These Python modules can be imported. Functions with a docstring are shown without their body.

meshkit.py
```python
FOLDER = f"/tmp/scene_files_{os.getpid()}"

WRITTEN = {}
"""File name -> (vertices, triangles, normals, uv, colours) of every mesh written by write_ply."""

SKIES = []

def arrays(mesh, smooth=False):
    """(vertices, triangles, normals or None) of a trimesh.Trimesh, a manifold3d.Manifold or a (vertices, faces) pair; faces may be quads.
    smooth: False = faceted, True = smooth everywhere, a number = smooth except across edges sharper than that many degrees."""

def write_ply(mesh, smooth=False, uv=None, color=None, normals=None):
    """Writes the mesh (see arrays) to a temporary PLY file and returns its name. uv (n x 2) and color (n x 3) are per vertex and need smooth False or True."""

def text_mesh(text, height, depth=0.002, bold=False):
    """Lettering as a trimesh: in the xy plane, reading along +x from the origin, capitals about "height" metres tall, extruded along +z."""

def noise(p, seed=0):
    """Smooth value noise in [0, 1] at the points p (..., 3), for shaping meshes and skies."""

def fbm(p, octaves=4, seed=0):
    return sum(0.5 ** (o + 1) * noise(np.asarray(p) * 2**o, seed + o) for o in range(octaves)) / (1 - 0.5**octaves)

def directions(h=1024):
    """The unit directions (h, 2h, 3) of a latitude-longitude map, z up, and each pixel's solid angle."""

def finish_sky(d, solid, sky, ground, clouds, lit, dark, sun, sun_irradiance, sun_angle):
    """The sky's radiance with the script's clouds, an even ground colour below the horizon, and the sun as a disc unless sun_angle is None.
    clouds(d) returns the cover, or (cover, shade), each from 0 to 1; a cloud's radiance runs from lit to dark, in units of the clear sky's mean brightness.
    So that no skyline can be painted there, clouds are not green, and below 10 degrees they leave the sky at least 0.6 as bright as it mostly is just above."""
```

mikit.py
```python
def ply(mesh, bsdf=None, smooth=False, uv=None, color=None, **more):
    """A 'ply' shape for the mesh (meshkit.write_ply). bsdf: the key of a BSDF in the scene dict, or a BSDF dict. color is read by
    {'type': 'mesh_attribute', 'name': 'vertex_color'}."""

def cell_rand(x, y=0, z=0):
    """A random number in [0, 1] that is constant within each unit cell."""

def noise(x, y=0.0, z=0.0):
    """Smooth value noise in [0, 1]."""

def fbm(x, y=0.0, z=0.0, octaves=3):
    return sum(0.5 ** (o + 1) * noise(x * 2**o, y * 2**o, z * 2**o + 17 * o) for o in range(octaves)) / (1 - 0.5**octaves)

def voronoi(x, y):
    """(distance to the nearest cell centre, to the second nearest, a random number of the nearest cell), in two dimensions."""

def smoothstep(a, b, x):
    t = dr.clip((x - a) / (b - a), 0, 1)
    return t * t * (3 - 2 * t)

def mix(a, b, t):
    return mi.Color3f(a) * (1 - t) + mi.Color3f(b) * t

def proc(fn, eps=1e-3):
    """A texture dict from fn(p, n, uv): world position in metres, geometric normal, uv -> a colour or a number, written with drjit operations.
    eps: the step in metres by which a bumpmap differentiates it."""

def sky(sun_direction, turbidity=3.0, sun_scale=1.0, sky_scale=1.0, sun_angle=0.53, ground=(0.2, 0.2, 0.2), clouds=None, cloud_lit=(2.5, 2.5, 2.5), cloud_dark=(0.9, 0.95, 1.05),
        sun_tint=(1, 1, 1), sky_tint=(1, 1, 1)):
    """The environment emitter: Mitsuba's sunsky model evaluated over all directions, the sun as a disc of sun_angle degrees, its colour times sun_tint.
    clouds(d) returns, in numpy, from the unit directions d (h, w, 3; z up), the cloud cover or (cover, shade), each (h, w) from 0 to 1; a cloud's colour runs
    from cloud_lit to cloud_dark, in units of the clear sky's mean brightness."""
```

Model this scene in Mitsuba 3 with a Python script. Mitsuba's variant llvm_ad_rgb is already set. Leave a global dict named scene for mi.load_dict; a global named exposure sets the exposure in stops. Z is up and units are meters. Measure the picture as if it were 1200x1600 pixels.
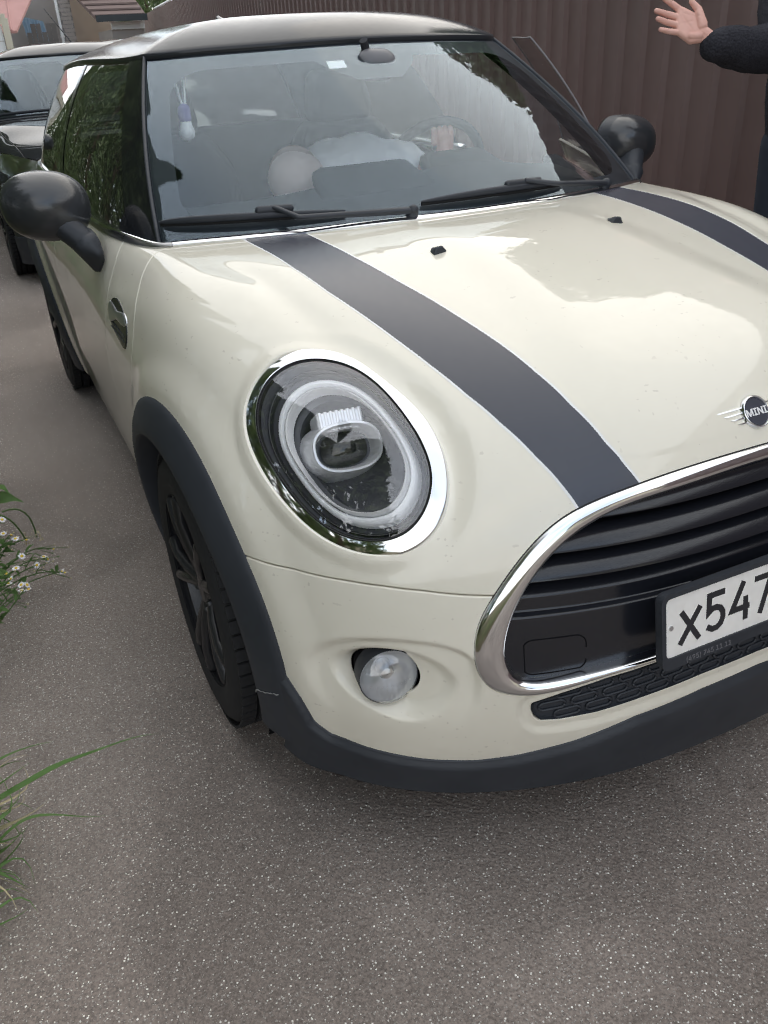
import math, random
import numpy as np, trimesh, shapely
import shapely.geometry as sg
import drjit as dr
import mitsuba as mi
import mikit, meshkit
from mikit import proc, noise, fbm, voronoi, cell_rand, smoothstep, mix
from manifold3d import Manifold
from scipy.interpolate import make_interp_spline, splprep, splev
from scipy.spatial import cKDTree

T4 = mi.ScalarTransform4f
rng = np.random.default_rng(7)
scene, labels = {'type': 'scene'}, {}

# ------------------------------------------------------------------ camera, sky, exposure
CAM = np.array([1.598, -1.0856, 1.3301])
RIGHT, DOWN, FWD = np.array([[.43087, .90106, -.04947], [.41566, -.24683, -.87539], [-.80098, .35662, -.48089]])
scene['camera'] = {'type': 'perspective', 'fov_axis': 'y', 'fov': math.degrees(2 * math.atan(800 / 1327.2)),
                   'near_clip': .05, 'far_clip': 600.0,
                   'to_world': T4().look_at(origin=CAM.tolist(), target=(CAM + FWD).tolist(), up=(-DOWN).tolist())}



def clouds(d):
    z = np.maximum(d[..., 2], .04)
    p = np.stack([d[..., 0] / (z + .25), d[..., 1] / (z + .25), np.zeros_like(z)], -1)
    a = meshkit.fbm(p * 1.1 + 11.0, 5, 3)
    b = meshkit.fbm(p * 1.7 + 4.0, 5, 9)
    glow = np.clip(d @ np.array(SUN) / np.linalg.norm(SUN), 0, 1) ** 1.8     # the overcast is thinner and brighter about the veiled sun
    cover = np.clip((a - .40) * 3 + .72 + .5 * glow, .45, 1)
    return cover, np.clip((b - .45) * 1.5 + .28 + .62 * np.clip(d[..., 2], 0, 1) ** 1.4 - .85 * glow, 0, 1)


SUN = (-.45, .76, .47)
scene['sky'] = mikit.sky(SUN, turbidity=4, sun_scale=.014, sun_angle=64, sun_tint=(1, 1, 1), clouds=clouds,
                         cloud_lit=(1.46, 1.44, 1.40), cloud_dark=(.90, .97, 1.07), ground=(.15, .14, .13))
exposure = 3.93


# ------------------------------------------------------------------ helpers
def key_of(name):
    if name not in scene:
        return name
    k = 1
    while f'{name}_{k:03d}' in scene:
        k += 1
    return f'{name}_{k:03d}'


def put(name, mesh, bsdf, smooth=30, **more):
    if mesh is None:
        return None
    name = key_of(name)
    scene[name] = mikit.ply(mesh, bsdf, smooth=smooth, **more)
    return name


def say(key, label=None, cat=None, group=None, kind=None):
    d = {k: v for k, v in (('label', label), ('category', cat), ('group', group), ('kind', kind)) if v}
    labels[key] = {**labels.get(key, {}), **d}


USED = set()
def thing(name):
    k, n = name, 0
    while k in USED:
        n += 1
        k = f'{name}_{n:03d}'
    USED.add(k)
    return k


def TM(v, f):
    f = np.asarray(f)
    if f.shape[1] == 4:
        f = np.vstack([f[:, [0, 1, 2]], f[:, [0, 2, 3]]])
    return trimesh.Trimesh(np.asarray(v, float), f, process=False)


def cat(*ms):
    return trimesh.util.concatenate([m for m in ms if m is not None])


def man(m):
    q = m.to_mesh()
    return TM(q.vert_properties[:, :3], q.tri_verts)


def box(cx, cy, cz, sx, sy, sz, r=0.0):
    if r <= 0:
        m = trimesh.creation.box((sx, sy, sz))
        m.apply_translation((cx, cy, cz))
        return m
    s = [Manifold.sphere(r, 12).translate((cx + a * (sx / 2 - r), cy + b * (sy / 2 - r), cz + c * (sz / 2 - r)))
         for a in (-1, 1) for b in (-1, 1) for c in (-1, 1)]
    return man(Manifold.batch_hull(s))


def sph(p, r, n=20):
    return Manifold.sphere(r, n).translate([float(x) for x in p])


def chain(pts, rad, n=20):
    from manifold3d import OpType
    parts = [Manifold.batch_hull([sph(pts[i], rad[i], n), sph(pts[i + 1], rad[i + 1], n)]) for i in range(len(pts) - 1)]
    return Manifold.batch_boolean(parts, OpType.Add)


def soft(m, length, it=12):
    t = man(m.refine_to_length(length))
    trimesh.smoothing.filter_taubin(t, .5, .53, it)
    return t


def loft(rows, closed_u=False, closed_v=False):
    """rows: (r, c, 3) -> mesh of the quad grid"""
    A = np.asarray(rows, float)
    r, c = A.shape[:2]
    i, j = np.meshgrid(np.arange(r if closed_u else r - 1), np.arange(c if closed_v else c - 1), indexing='ij')
    i2, j2 = (i + 1) % r, (j + 1) % c
    f = np.stack([i * c + j, i2 * c + j, i2 * c + j2, i * c + j2], -1).reshape(-1, 4)
    return TM(A.reshape(-1, 3), f)


def tube(path, rad, n=10, closed=False, flat=1.0, up=None):
    P = np.asarray(path, float)
    rad = np.broadcast_to(rad, len(P))
    if closed:
        t = np.roll(P, -1, 0) - np.roll(P, 1, 0)
    else:
        t = np.gradient(P, axis=0)
    t /= np.linalg.norm(t, axis=1, keepdims=True) + 1e-12
    u0 = np.array(up if up is not None else [0.03, .02, 1.0])
    a = np.cross(t, u0)
    a /= np.linalg.norm(a, axis=1, keepdims=True) + 1e-12
    b = np.cross(a, t)
    th = np.linspace(0, 2 * np.pi, n, endpoint=False)
    R = P[:, None] + rad[:, None, None] * (np.cos(th)[None, :, None] * a[:, None] + flat * np.sin(th)[None, :, None] * b[:, None])
    m = loft(R, closed_u=closed, closed_v=True)
    if not closed:
        caps = []
        for e, o in ((0, 1), (len(P) - 1, 0)):
            c = len(caps)
            idx = np.arange(n)
            caps.append(TM(np.vstack([R[e], P[e]]), np.stack([idx, (idx + 1) % n, np.full(n, n)], 1)[:, ::(1 if o else -1)]))
        m = cat(m, *caps)
    return m


def lathe(prof, n=48, axis='y', at=(0, 0, 0), closed=False):
    """prof: (r, h) pairs turned about the axis"""
    prof = np.asarray(prof, float)
    th = np.linspace(0, 2 * np.pi, n, endpoint=False)
    r, h = prof[:, 0], prof[:, 1]
    A = np.zeros((n, len(prof), 3))
    c, s = np.cos(th)[:, None] * r, np.sin(th)[:, None] * r
    hh = np.broadcast_to(h, c.shape)
    if axis == 'y':
        A[..., 0], A[..., 1], A[..., 2] = c, hh, s
    elif axis == 'x':
        A[..., 0], A[..., 1], A[..., 2] = hh, c, s
    else:
        A[..., 0], A[..., 1], A[..., 2] = c, s, hh
    return loft(A + np.array(at), closed_u=True, closed_v=closed)


def poly_mesh(poly, depth):
    return cat(*[trimesh.creation.extrude_polygon(g, depth, engine='earcut') for g in getattr(poly, 'geoms', [poly])])


def framed(m, o, ex, ey, ez):
    m = m.copy()
    M = np.eye(4)
    M[:3, 0], M[:3, 1], M[:3, 2], M[:3, 3] = ex, ey, ez, o
    m.apply_transform(M)
    return m


def unit(v):
    v = np.asarray(v, float)
    return v / np.linalg.norm(v)


def sst(a, b, x):
    t = np.clip((x - a) / (b - a), 0, 1)
    return t * t * (3 - 2 * t)


def sdist(poly, x, y):
    """signed distance, positive inside"""
    p = shapely.points(np.asarray(x), np.asarray(y))
    d = shapely.distance(p, poly.boundary)
    return np.where(shapely.contains(poly, p), d, -d)


# ------------------------------------------------------------------ materials
def principled(col, rough=.5, metallic=0.0, spec=.5, coat=0.0, coat_gloss=1.0, two=True, bump=None, bump_scale=0.001, **kw):
    b = {'type': 'principled', 'roughness': rough, 'metallic': metallic, 'specular': spec, **kw}
    b['base_color'] = col if isinstance(col, dict) else {'type': 'rgb', 'value': list(col)}
    if coat:
        b['clearcoat'], b['clearcoat_gloss'] = coat, coat_gloss
    if bump is not None:
        b = {'type': 'bumpmap', 'arbitrary': bump, 'scale': bump_scale, 'bsdf': b}
    return {'type': 'twosided', 'bsdf': b} if two else b


def mat(name, d):
    scene[name] = d
    return name


def f_asphalt(p, n, uv):
    x, y = p.x, p.y
    base = mix((.200, .163, .141), (.258, .218, .191), fbm(x * 1.7, y * 1.7, 0, 4))
    grain = noise(x * 330, y * 330)
    grain2 = noise(x * 900, y * 900)
    pit = smoothstep(.30, .12, noise(x * 160 + 7, y * 160))
    c = base * (.55 + .55 * grain + .35 * grain2) * (1 - .14 * pit)
    for sc, th, rr, lit in ((300.0, .80, .38, .40), (170.0, .86, .31, .75), (118.0, .955, .20, .92)):
        d1, d2, w = voronoi(x * sc, y * sc)
        hit = dr.select((w > th) & (d1 < rr * (.5 + .5 * cell_rand(w * 9999, 3))), 1.0, 0.0)
        tone = .55 + .6 * cell_rand(w * 7777, 5)
        c = mix(c, mi.Color3f(lit * tone, lit * .95 * tone, lit * .87 * tone), hit)
    worn = smoothstep(.50, .68, fbm(x * 2.1 + 9, y * 2.1, 3, 4))
    return c * (1 - .22 * worn)


def f_asphalt_h(p, n, uv):
    d1, d2, w = voronoi(p.x * 140, p.y * 140)
    return (noise(p.x * 260, p.y * 260) + .8 * smoothstep(.5, .1, d1) * w) * .0016


def f_fence(p, n, uv):
    v = fbm(p.x * 2.2, p.z * 1.1, p.y, 4)
    st = fbm(p.x * 4.5, p.z * .6, 5, 2)
    c = mix((.125, .082, .077), (.160, .110, .104), v)
    c = mix(c, (.155, .130, .122), smoothstep(.56, .80, st) * .30)
    return c


def f_paint(p, n, uv):
    v = fbm(p.x * 3, p.y * 3, p.z * 3, 3)
    dust = smoothstep(.60, .15, p.z) * (.35 + .4 * noise(p.x * 14, p.y * 14, p.z * 14))
    spot = smoothstep(.85, .88, noise(p.x * 150, p.y * 150, p.z * 150)) * smoothstep(.55, .75, noise(p.x * 22, p.y * 22, p.z * 22))
    c = mix((.705, .668, .565), (.735, .698, .595), v)
    c = mix(c, (.42, .37, .29), dust * .30)
    return mix(c, (.30, .25, .19), spot * .25)


def f_plastic(p, n, uv):
    v = fbm(p.x * 9, p.y * 9, p.z * 9, 4)
    return mix((.016, .019, .025), (.034, .038, .046), v)


def f_concrete(p, n, uv):
    v = fbm(p.x * 1.1, p.y * 1.1, p.z * 1.1, 5)
    return mix((.34, .32, .305), (.47, .445, .42), v)


def f_tan(p, n, uv):
    v = fbm(p.x * 1.6, p.y * 1.6, p.z * .8, 5)
    return mix((.42, .335, .265), (.60, .50, .41), v)


def f_redroof(p, n, uv):
    v = fbm(p.x * 1.2, p.y * 3, p.z * 2, 4)
    return mix((.30, .165, .150), (.42, .245, .225), v)


def f_soil(p, n, uv):
    v = fbm(p.x * 6, p.y * 6, 0, 5)
    return mix((.05, .045, .03), (.13, .11, .07), v)


def f_leaf(p, n, uv):
    v = noise(p.x * 5, p.y * 5, p.z * 5)
    w = noise(p.x * 31, p.y * 31, p.z * 31)
    return mix(mix((.050, .085, .024), (.095, .145, .042), v), (.19, .22, .07), smoothstep(.62, .95, w) * .8)


def f_blade(p, n, uv):
    w = noise(p.x * 40, p.y * 40, p.z * 40)
    return mix((.10, .19, .055), (.19, .30, .12), w)


def f_knit(p, n, uv):
    w = noise(p.x * 260, p.y * 260, p.z * 260)
    return mix((.014, .014, .018), (.040, .040, .048), w)


def f_knit_h(p, n, uv):
    return (noise(p.x * 210, p.y * 210, p.z * 210) + .5 * noise(p.x * 30, p.y * 30, p.z * 30)) * .004


def f_skin(p, n, uv):
    w = fbm(p.x * 38, p.y * 38, p.z * 38, 3)
    return mix((.55, .285, .230), (.70, .43, .36), w)


def paint(col, name):
    return mat(name, {'type': 'twosided', 'bsdf': {'type': 'plastic', 'diffuse_reflectance': col, 'int_ior': 1.5, 'nonlinear': False}})


paint(proc(f_paint), 'm_paint')
mat('m_black_gloss', principled((.008, .009, .011), .08, spec=.6, coat=1.0))
mat('m_roof', principled((.030, .032, .036), .13, spec=.26))
mat('m_stripe', principled((.045, .048, .062), .27, spec=.55))
mat('m_pin', principled((.72, .72, .72), .3, spec=.5))
mat('m_plastic', principled(proc(f_plastic), .52, spec=.45))
mat('m_slat', principled((.010, .011, .015), .20, spec=.6))
mat('m_mirror_cap', principled((.030, .032, .036), .22, spec=.65))
mat('m_rubber', principled((.018, .018, .019), .75, spec=.3))
mat('m_rim', principled((.016, .016, .018), .33, spec=.5))
mat('m_void', principled((.006, .006, .007), .9, spec=.1))
mat('m_chrome', {'type': 'twosided', 'bsdf': {'type': 'roughconductor', 'material': 'Cr', 'alpha': .035, 'specular_reflectance': {'type': 'rgb', 'value': [1.25, 1.27, 1.30]}}} if False else
    principled((.80, .81, .83), .06, metallic=1.0))
mat('m_satin', principled((.42, .42, .43), .28, metallic=1.0))
mat('m_reflector', principled((.72, .73, .75), .16, metallic=1.0))
mat('m_fog', principled((.50, .51, .52), .34, metallic=.6, spec=.5))
mat('m_shroud', principled((.78, .79, .81), .28, metallic=.55, spec=.6))
mat('m_lens', {'type': 'thindielectric', 'int_ior': 1.75})
mat('m_screen', {'type': 'thindielectric', 'int_ior': 1.55, 'specular_reflectance': {'type': 'rgb', 'value': [.66, .77, .86]}, 'specular_transmittance': {'type': 'rgb', 'value': [.80, .84, .85]}})
mat('m_tinted', {'type': 'thindielectric', 'int_ior': 2.05, 'specular_transmittance': {'type': 'rgb', 'value': [.30, .33, .32]}})
mat('m_tint', {'type': 'blendbsdf', 'weight': .03, 'bsdf_0': {'type': 'ref', 'id': 'm_tinted'}, 'bsdf_1': {'type': 'twosided', 'bsdf': {'type': 'diffuse', 'reflectance': {'type': 'rgb', 'value': [.30, .31, .31]}}}})   # a thin film of dust
mat('m_frit', principled((.030, .036, .044), .55, spec=.3))
mat('m_guide', principled((.84, .85, .86), .35, spec=.5, two=True))
mat('m_bowl', principled((.055, .057, .068), .30, spec=.5))
mat('m_plate', principled((.74, .72, .68), .4, spec=.4))
mat('m_ink', principled((.025, .025, .028), .5, spec=.3))
mat('m_emboss', principled((.13, .13, .14), .4, spec=.4))
mat('m_emboss_pale', principled((.24, .24, .235), .7, spec=.2))
mat('m_silver', principled((.62, .63, .65), .25, metallic=.9))
mat('m_dash', principled((.040, .046, .050), .65, spec=.3))
mat('m_seat', principled((.035, .037, .042), .8, spec=.2))
mat('m_liner', principled((.30, .31, .31), .9, spec=.1))
mat('m_asphalt', principled(proc(f_asphalt), .78, spec=.35, bump=proc(f_asphalt_h, 8e-4), bump_scale=1.0))
mat('m_fence', principled(proc(f_fence), .42, spec=.45))
mat('m_concrete', principled(proc(f_concrete), .9, spec=.2))
mat('m_tan', principled(proc(f_tan), .9, spec=.2))
mat('m_redroof', principled(proc(f_redroof), .8, spec=.2))
mat('m_brownroof', principled((.16, .12, .11), .8, spec=.2))
mat('m_white', principled((.82, .83, .82), .5, spec=.3))
mat('m_cream', principled((.62, .58, .46), .6, spec=.3))
mat('m_blue', principled((.36, .50, .62), .5, spec=.3))
mat('m_board', principled((.20, .185, .17), .85, spec=.2))
mat('m_brick', principled((.42, .38, .35), .9, spec=.2))
mat('m_mortar', principled((.26, .25, .24), .95, spec=.1))
mat('m_soil', principled(proc(f_soil), .95, spec=.1))
mat('m_leaf', {'type': 'twosided', 'bsdf': {'type': 'principled', 'base_color': proc(f_leaf), 'roughness': .55, 'specular': .4}})
mat('m_blade', {'type': 'principledthin', 'base_color': proc(f_blade), 'roughness': .5, 'diff_trans': .7, 'spec_trans': 0.0})
mat('m_dry', principled((.42, .36, .22), .8, spec=.2))
mat('m_weed', {'type': 'principledthin', 'base_color': {'type': 'rgb', 'value': [.12, .20, .07]}, 'roughness': .5, 'diff_trans': .6, 'spec_trans': 0.0})
mat('m_petal', principled((.82, .80, .82), .7, spec=.2))
mat('m_pollen', principled((.72, .50, .05), .8, spec=.2))
mat('m_bark', principled((.09, .065, .045), .9, spec=.1))
mat('m_knit', principled(proc(f_knit), .95, spec=.15, bump=proc(f_knit_h, 2e-3), bump_scale=1.0))
mat('m_jeans', principled((.030, .036, .050), .9, spec=.15))
mat('m_skin', principled(proc(f_skin), .55, spec=.35))
mat('m_skin_pale', principled((.62, .50, .455), .7, spec=.2))
mat('m_shirt', principled((.84, .83, .84), .9, spec=.2))
mat('m_hair_short', principled((.40, .29, .24), .8, spec=.2))
mat('m_hair', principled((.05, .038, .028), .6, spec=.3))
mat('m_car2', {'type': 'twosided', 'bsdf': {'type': 'plastic', 'diffuse_reflectance': {'type': 'rgb', 'value': [.030, .031, .034]}, 'int_ior': 1.45}})
mat('m_pink', principled((.55, .22, .26), .8, spec=.2))
mat('m_purple', principled((.10, .08, .30), .8, spec=.2))

# ------------------------------------------------------------------ the hatchback's lower body: stations from the nose round its right side to the tail
# (x forward, y to the car's left, z up, front axle at x = 0)
ST = [
 [(.735,0,.14),(.768,0,.26),(.776,0,.40),(.765,0,.52),(.738,0,.65),(.690,0,.755),(.58,0,.850),(.33,0,.916),(.04,0,.957),(-.235,0,.970)],
 [(.72,-.25,.14),(.754,-.25,.26),(.762,-.25,.40),(.75,-.25,.52),(.723,-.25,.65),(.674,-.25,.752),(.565,-.25,.847),(.32,-.245,.914),(.03,-.235,.956),(-.245,-.225,.970)],
 [(.658,-.465,.14),(.688,-.475,.26),(.697,-.478,.40),(.686,-.475,.52),(.66,-.468,.64),(.60,-.455,.738),(.49,-.44,.828),(.26,-.42,.904),(-.02,-.40,.949),(-.28,-.38,.967)],
 [(.545,-.65,.14),(.572,-.665,.26),(.58,-.665,.40),(.57,-.657,.52),(.545,-.64,.635),(.455,-.62,.745),(.34,-.597,.834),(.13,-.575,.916),(-.10,-.54,.954),(-.33,-.51,.962)],
 [(.345,-.765,.14),(.365,-.782,.26),(.368,-.787,.40),(.36,-.785,.52),(.345,-.775,.63),(.29,-.752,.73),(.205,-.722,.828),(.03,-.685,.914),(-.18,-.64,.949),(-.385,-.60,.956)],
 [(.02,-.78,.2),(.03,-.805,.3),(.03,-.82,.42),(.03,-.828,.54),(.02,-.83,.65),(.0,-.818,.745),(-.05,-.793,.838),(-.15,-.757,.903),(-.30,-.708,.939),(-.435,-.67,.949)],
 [(-.38,-.785,.19),(-.38,-.808,.30),(-.385,-.824,.42),(-.39,-.834,.54),(-.395,-.838,.65),(-.405,-.831,.74),(-.42,-.813,.82),(-.445,-.786,.872),(-.475,-.755,.918),(-.505,-.715,.944)],
 [(-.75,-.79,.19),(-.75,-.810,.30),(-.75,-.824,.42),(-.75,-.834,.54),(-.75,-.838,.65),(-.75,-.835,.735),(-.75,-.826,.80),(-.75,-.812,.855),(-.75,-.79,.905),(-.75,-.762,.945)],
 [(-1.5,-.79,.19),(-1.5,-.810,.30),(-1.5,-.824,.42),(-1.5,-.834,.54),(-1.5,-.84,.65),(-1.5,-.838,.735),(-1.5,-.83,.80),(-1.5,-.818,.86),(-1.5,-.803,.91),(-1.5,-.782,.953)],
 [(-2.25,-.78,.19),(-2.25,-.81,.30),(-2.25,-.83,.42),(-2.25,-.842,.54),(-2.25,-.848,.65),(-2.25,-.846,.74),(-2.25,-.836,.81),(-2.25,-.822,.87),(-2.25,-.80,.92),(-2.25,-.772,.962)],
 [(-2.70,-.68,.2),(-2.74,-.72,.30),(-2.76,-.75,.42),(-2.77,-.765,.54),(-2.77,-.77,.65),(-2.765,-.765,.74),(-2.75,-.752,.81),(-2.73,-.735,.87),(-2.71,-.715,.92),(-2.68,-.69,.965)],
 [(-2.92,-.40,.2),(-2.98,-.42,.30),(-3.01,-.43,.42),(-3.02,-.435,.54),(-3.02,-.435,.65),(-3.0,-.43,.74),(-2.975,-.42,.81),(-2.945,-.41,.87),(-2.91,-.40,.92),(-2.88,-.385,.965)],
 [(-2.95,0,.2),(-3.01,0,.30),(-3.04,0,.42),(-3.05,0,.54),(-3.05,0,.65),(-3.03,0,.74),(-3.0,0,.81),(-2.965,0,.87),(-2.93,0,.92),(-2.90,0,.965)],
]
ROOF = [(-.862, 0, 1.347), (-.880, -.22, 1.344), (-.930, -.37, 1.341), (-.965, -.455, 1.338), (-.992, -.505, 1.336), (-1.015, -.532, 1.335), (-1.06, -.550, 1.333),
        (-1.24, -.566, 1.329), (-1.72, -.585, 1.332), (-2.28, -.580, 1.322), (-2.70, -.530, 1.300), (-2.86, -.32, 1.300), (-2.90, 0, 1.305)]


def ring_surface(P):
    """P (stations, rows, 3) of the right half -> spline over s (0 at the nose, negative on the left side), s values of the stations, rows' t"""
    P = np.asarray(P, float)
    left = P[1:][::-1] * [1, -1, 1]
    full = np.concatenate([left, P])
    d = np.linalg.norm(np.diff(P, axis=0), axis=2)
    return full, d


PB = np.array(ST, float)
_d = np.linalg.norm(np.diff(PB, axis=0), axis=2).mean(1) ** .7
S_ST = np.r_[0, np.cumsum(_d)]
_dt = np.linalg.norm(np.diff(PB[:6], axis=1), axis=2).mean(0) ** .6
T_ST = np.r_[0, np.cumsum(_dt)] / _dt.sum()


def full_ring(P):
    return np.concatenate([P[1:][::-1] * [1, -1, 1], P])


S_FULL = np.r_[-S_ST[1:][::-1], S_ST]
_ss = np.linspace(-S_ST[-1], S_ST[-1], 119)
_tt = np.linspace(0, 1, 40)


def fair(A, n=3):
    for _ in range(n):
        B = A.copy()
        B[1:-1, 1:-1] = .5 * A[1:-1, 1:-1] + .125 * (A[2:, 1:-1] + A[:-2, 1:-1] + A[1:-1, 2:] + A[1:-1, :-2])
        A = B
    return A


_A = make_interp_spline(S_FULL, full_ring(PB), k=3, axis=0)(_ss)
_A = fair(make_interp_spline(T_ST, _A, k=3, axis=1)(_tt))
F_BODY = make_interp_spline(_ss, _A, k=3, axis=0)


def body_grid(ns, nt, lin=.62):
    u = np.linspace(-1, 1, ns)
    sp = S_ST[-1] * (lin * u + (1 - lin) * u ** 3)
    return make_interp_spline(_tt, F_BODY(sp), k=3, axis=1)(np.linspace(0, 1, nt)), sp


def grid_normals(G):
    n = np.cross(np.gradient(G, axis=1), np.gradient(G, axis=0))
    n /= np.linalg.norm(n, axis=2, keepdims=True) + 1e-15
    return n


G, SP = body_grid(881, 261)
N = grid_normals(G)
if N[440, 60, 0] < 0:
    N = -N

# measured outlines on the body (right half)
RING_O = np.array([[.248,-.740,.775],[.236,-.728,.797],[.226,-.709,.823],[.219,-.688,.843],[.218,-.656,.862],[.226,-.626,.871],[.243,-.599,.874],[.267,-.576,.873],[.298,-.557,.867],[.336,-.541,.857],[.376,-.528,.845],[.417,-.516,.831],[.460,-.507,.812],[.500,-.503,.789],[.529,-.504,.768],[.553,-.509,.743],[.574,-.521,.714],[.587,-.538,.685],[.590,-.555,.666],[.587,-.576,.648],[.577,-.599,.634],[.557,-.627,.625],[.537,-.648,.622],[.514,-.669,.623],[.487,-.687,.629],[.456,-.705,.640],[.420,-.720,.655],[.377,-.733,.677],[.332,-.743,.703],[.295,-.746,.728],[.268,-.746,.750]])
RING_I = np.array([[.270,-.726,.776],[.254,-.715,.801],[.243,-.698,.823],[.239,-.676,.841],[.242,-.649,.854],[.251,-.623,.862],[.267,-.599,.864],[.288,-.579,.863],[.319,-.560,.858],[.357,-.545,.847],[.400,-.534,.832],[.441,-.526,.814],[.482,-.522,.791],[.515,-.522,.767],[.542,-.526,.742],[.560,-.535,.718],[.570,-.549,.696],[.574,-.565,.677],[.570,-.588,.658],[.558,-.610,.648],[.538,-.635,.641],[.512,-.660,.640],[.482,-.681,.646],[.447,-.699,.660],[.408,-.713,.679],[.367,-.724,.702],[.328,-.729,.727],[.295,-.731,.751]])
GR_O = np.array([[.707,0,.726],[.705,-.103,.725],[.699,-.207,.718],[.690,-.282,.708],[.682,-.335,.696],[.676,-.380,.677],[.673,-.421,.649],[.670,-.457,.616],[.668,-.484,.579],[.666,-.507,.540],[.665,-.521,.503],[.667,-.525,.469],[.674,-.518,.432],[.683,-.503,.405],[.693,-.481,.390],[.706,-.448,.385],[.721,-.406,.390],[.741,-.336,.402],[.760,-.241,.412],[.772,-.12,.420],[.776,0,.423]])
GR_I = np.array([[.716,0,.706],[.716,-.110,.702],[.709,-.212,.696],[.700,-.287,.684],[.695,-.323,.675],[.690,-.359,.659],[.687,-.396,.635],[.686,-.423,.608],[.685,-.446,.576],[.684,-.467,.537],[.684,-.480,.500],[.686,-.484,.471],[.692,-.479,.440],[.699,-.465,.415],[.707,-.444,.405],[.721,-.406,.407],[.741,-.336,.416],[.760,-.242,.424],[.772,-.12,.431],[.776,0,.434]])
LOWG = np.array([[-.439,.358],[-.438,.342],[-.432,.326],[-.423,.317],[-.392,.314],[-.328,.317],[-.232,.331],[-.124,.342],[0,.345],[0,.406],[-.052,.405],[-.112,.403],[-.22,.400],[-.317,.389],[-.388,.373]])
STRIPE_O = np.array([[-.30,-.532],[-.248,-.530],[-.044,-.521],[.097,-.507],[.209,-.487],[.311,-.469],[.401,-.451],[.483,-.432],[.552,-.410],[.613,-.385],[.656,-.362],[.71,-.33]])
STRIPE_I = np.array([[-.30,-.405],[-.211,-.402],[-.034,-.389],[.121,-.373],[.230,-.357],[.333,-.344],[.425,-.331],[.510,-.319],[.584,-.303],[.646,-.280],[.676,-.261],[.71,-.235]])
LIP = np.array([[0,.314],[.12,.309],[.256,.290],[.358,.257],[.453,.235],[.518,.227],[.590,.228],[.672,.235],[.723,.243],[.746,.266],[.761,.316],[.80,.42]])
GAP = np.array([[.44,.567],[.496,.571],[.538,.574],[.588,.579],[.635,.580],[.681,.578],[.725,.573],[.759,.570],[.784,.569],[.801,.563],[.84,.555]])
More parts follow.
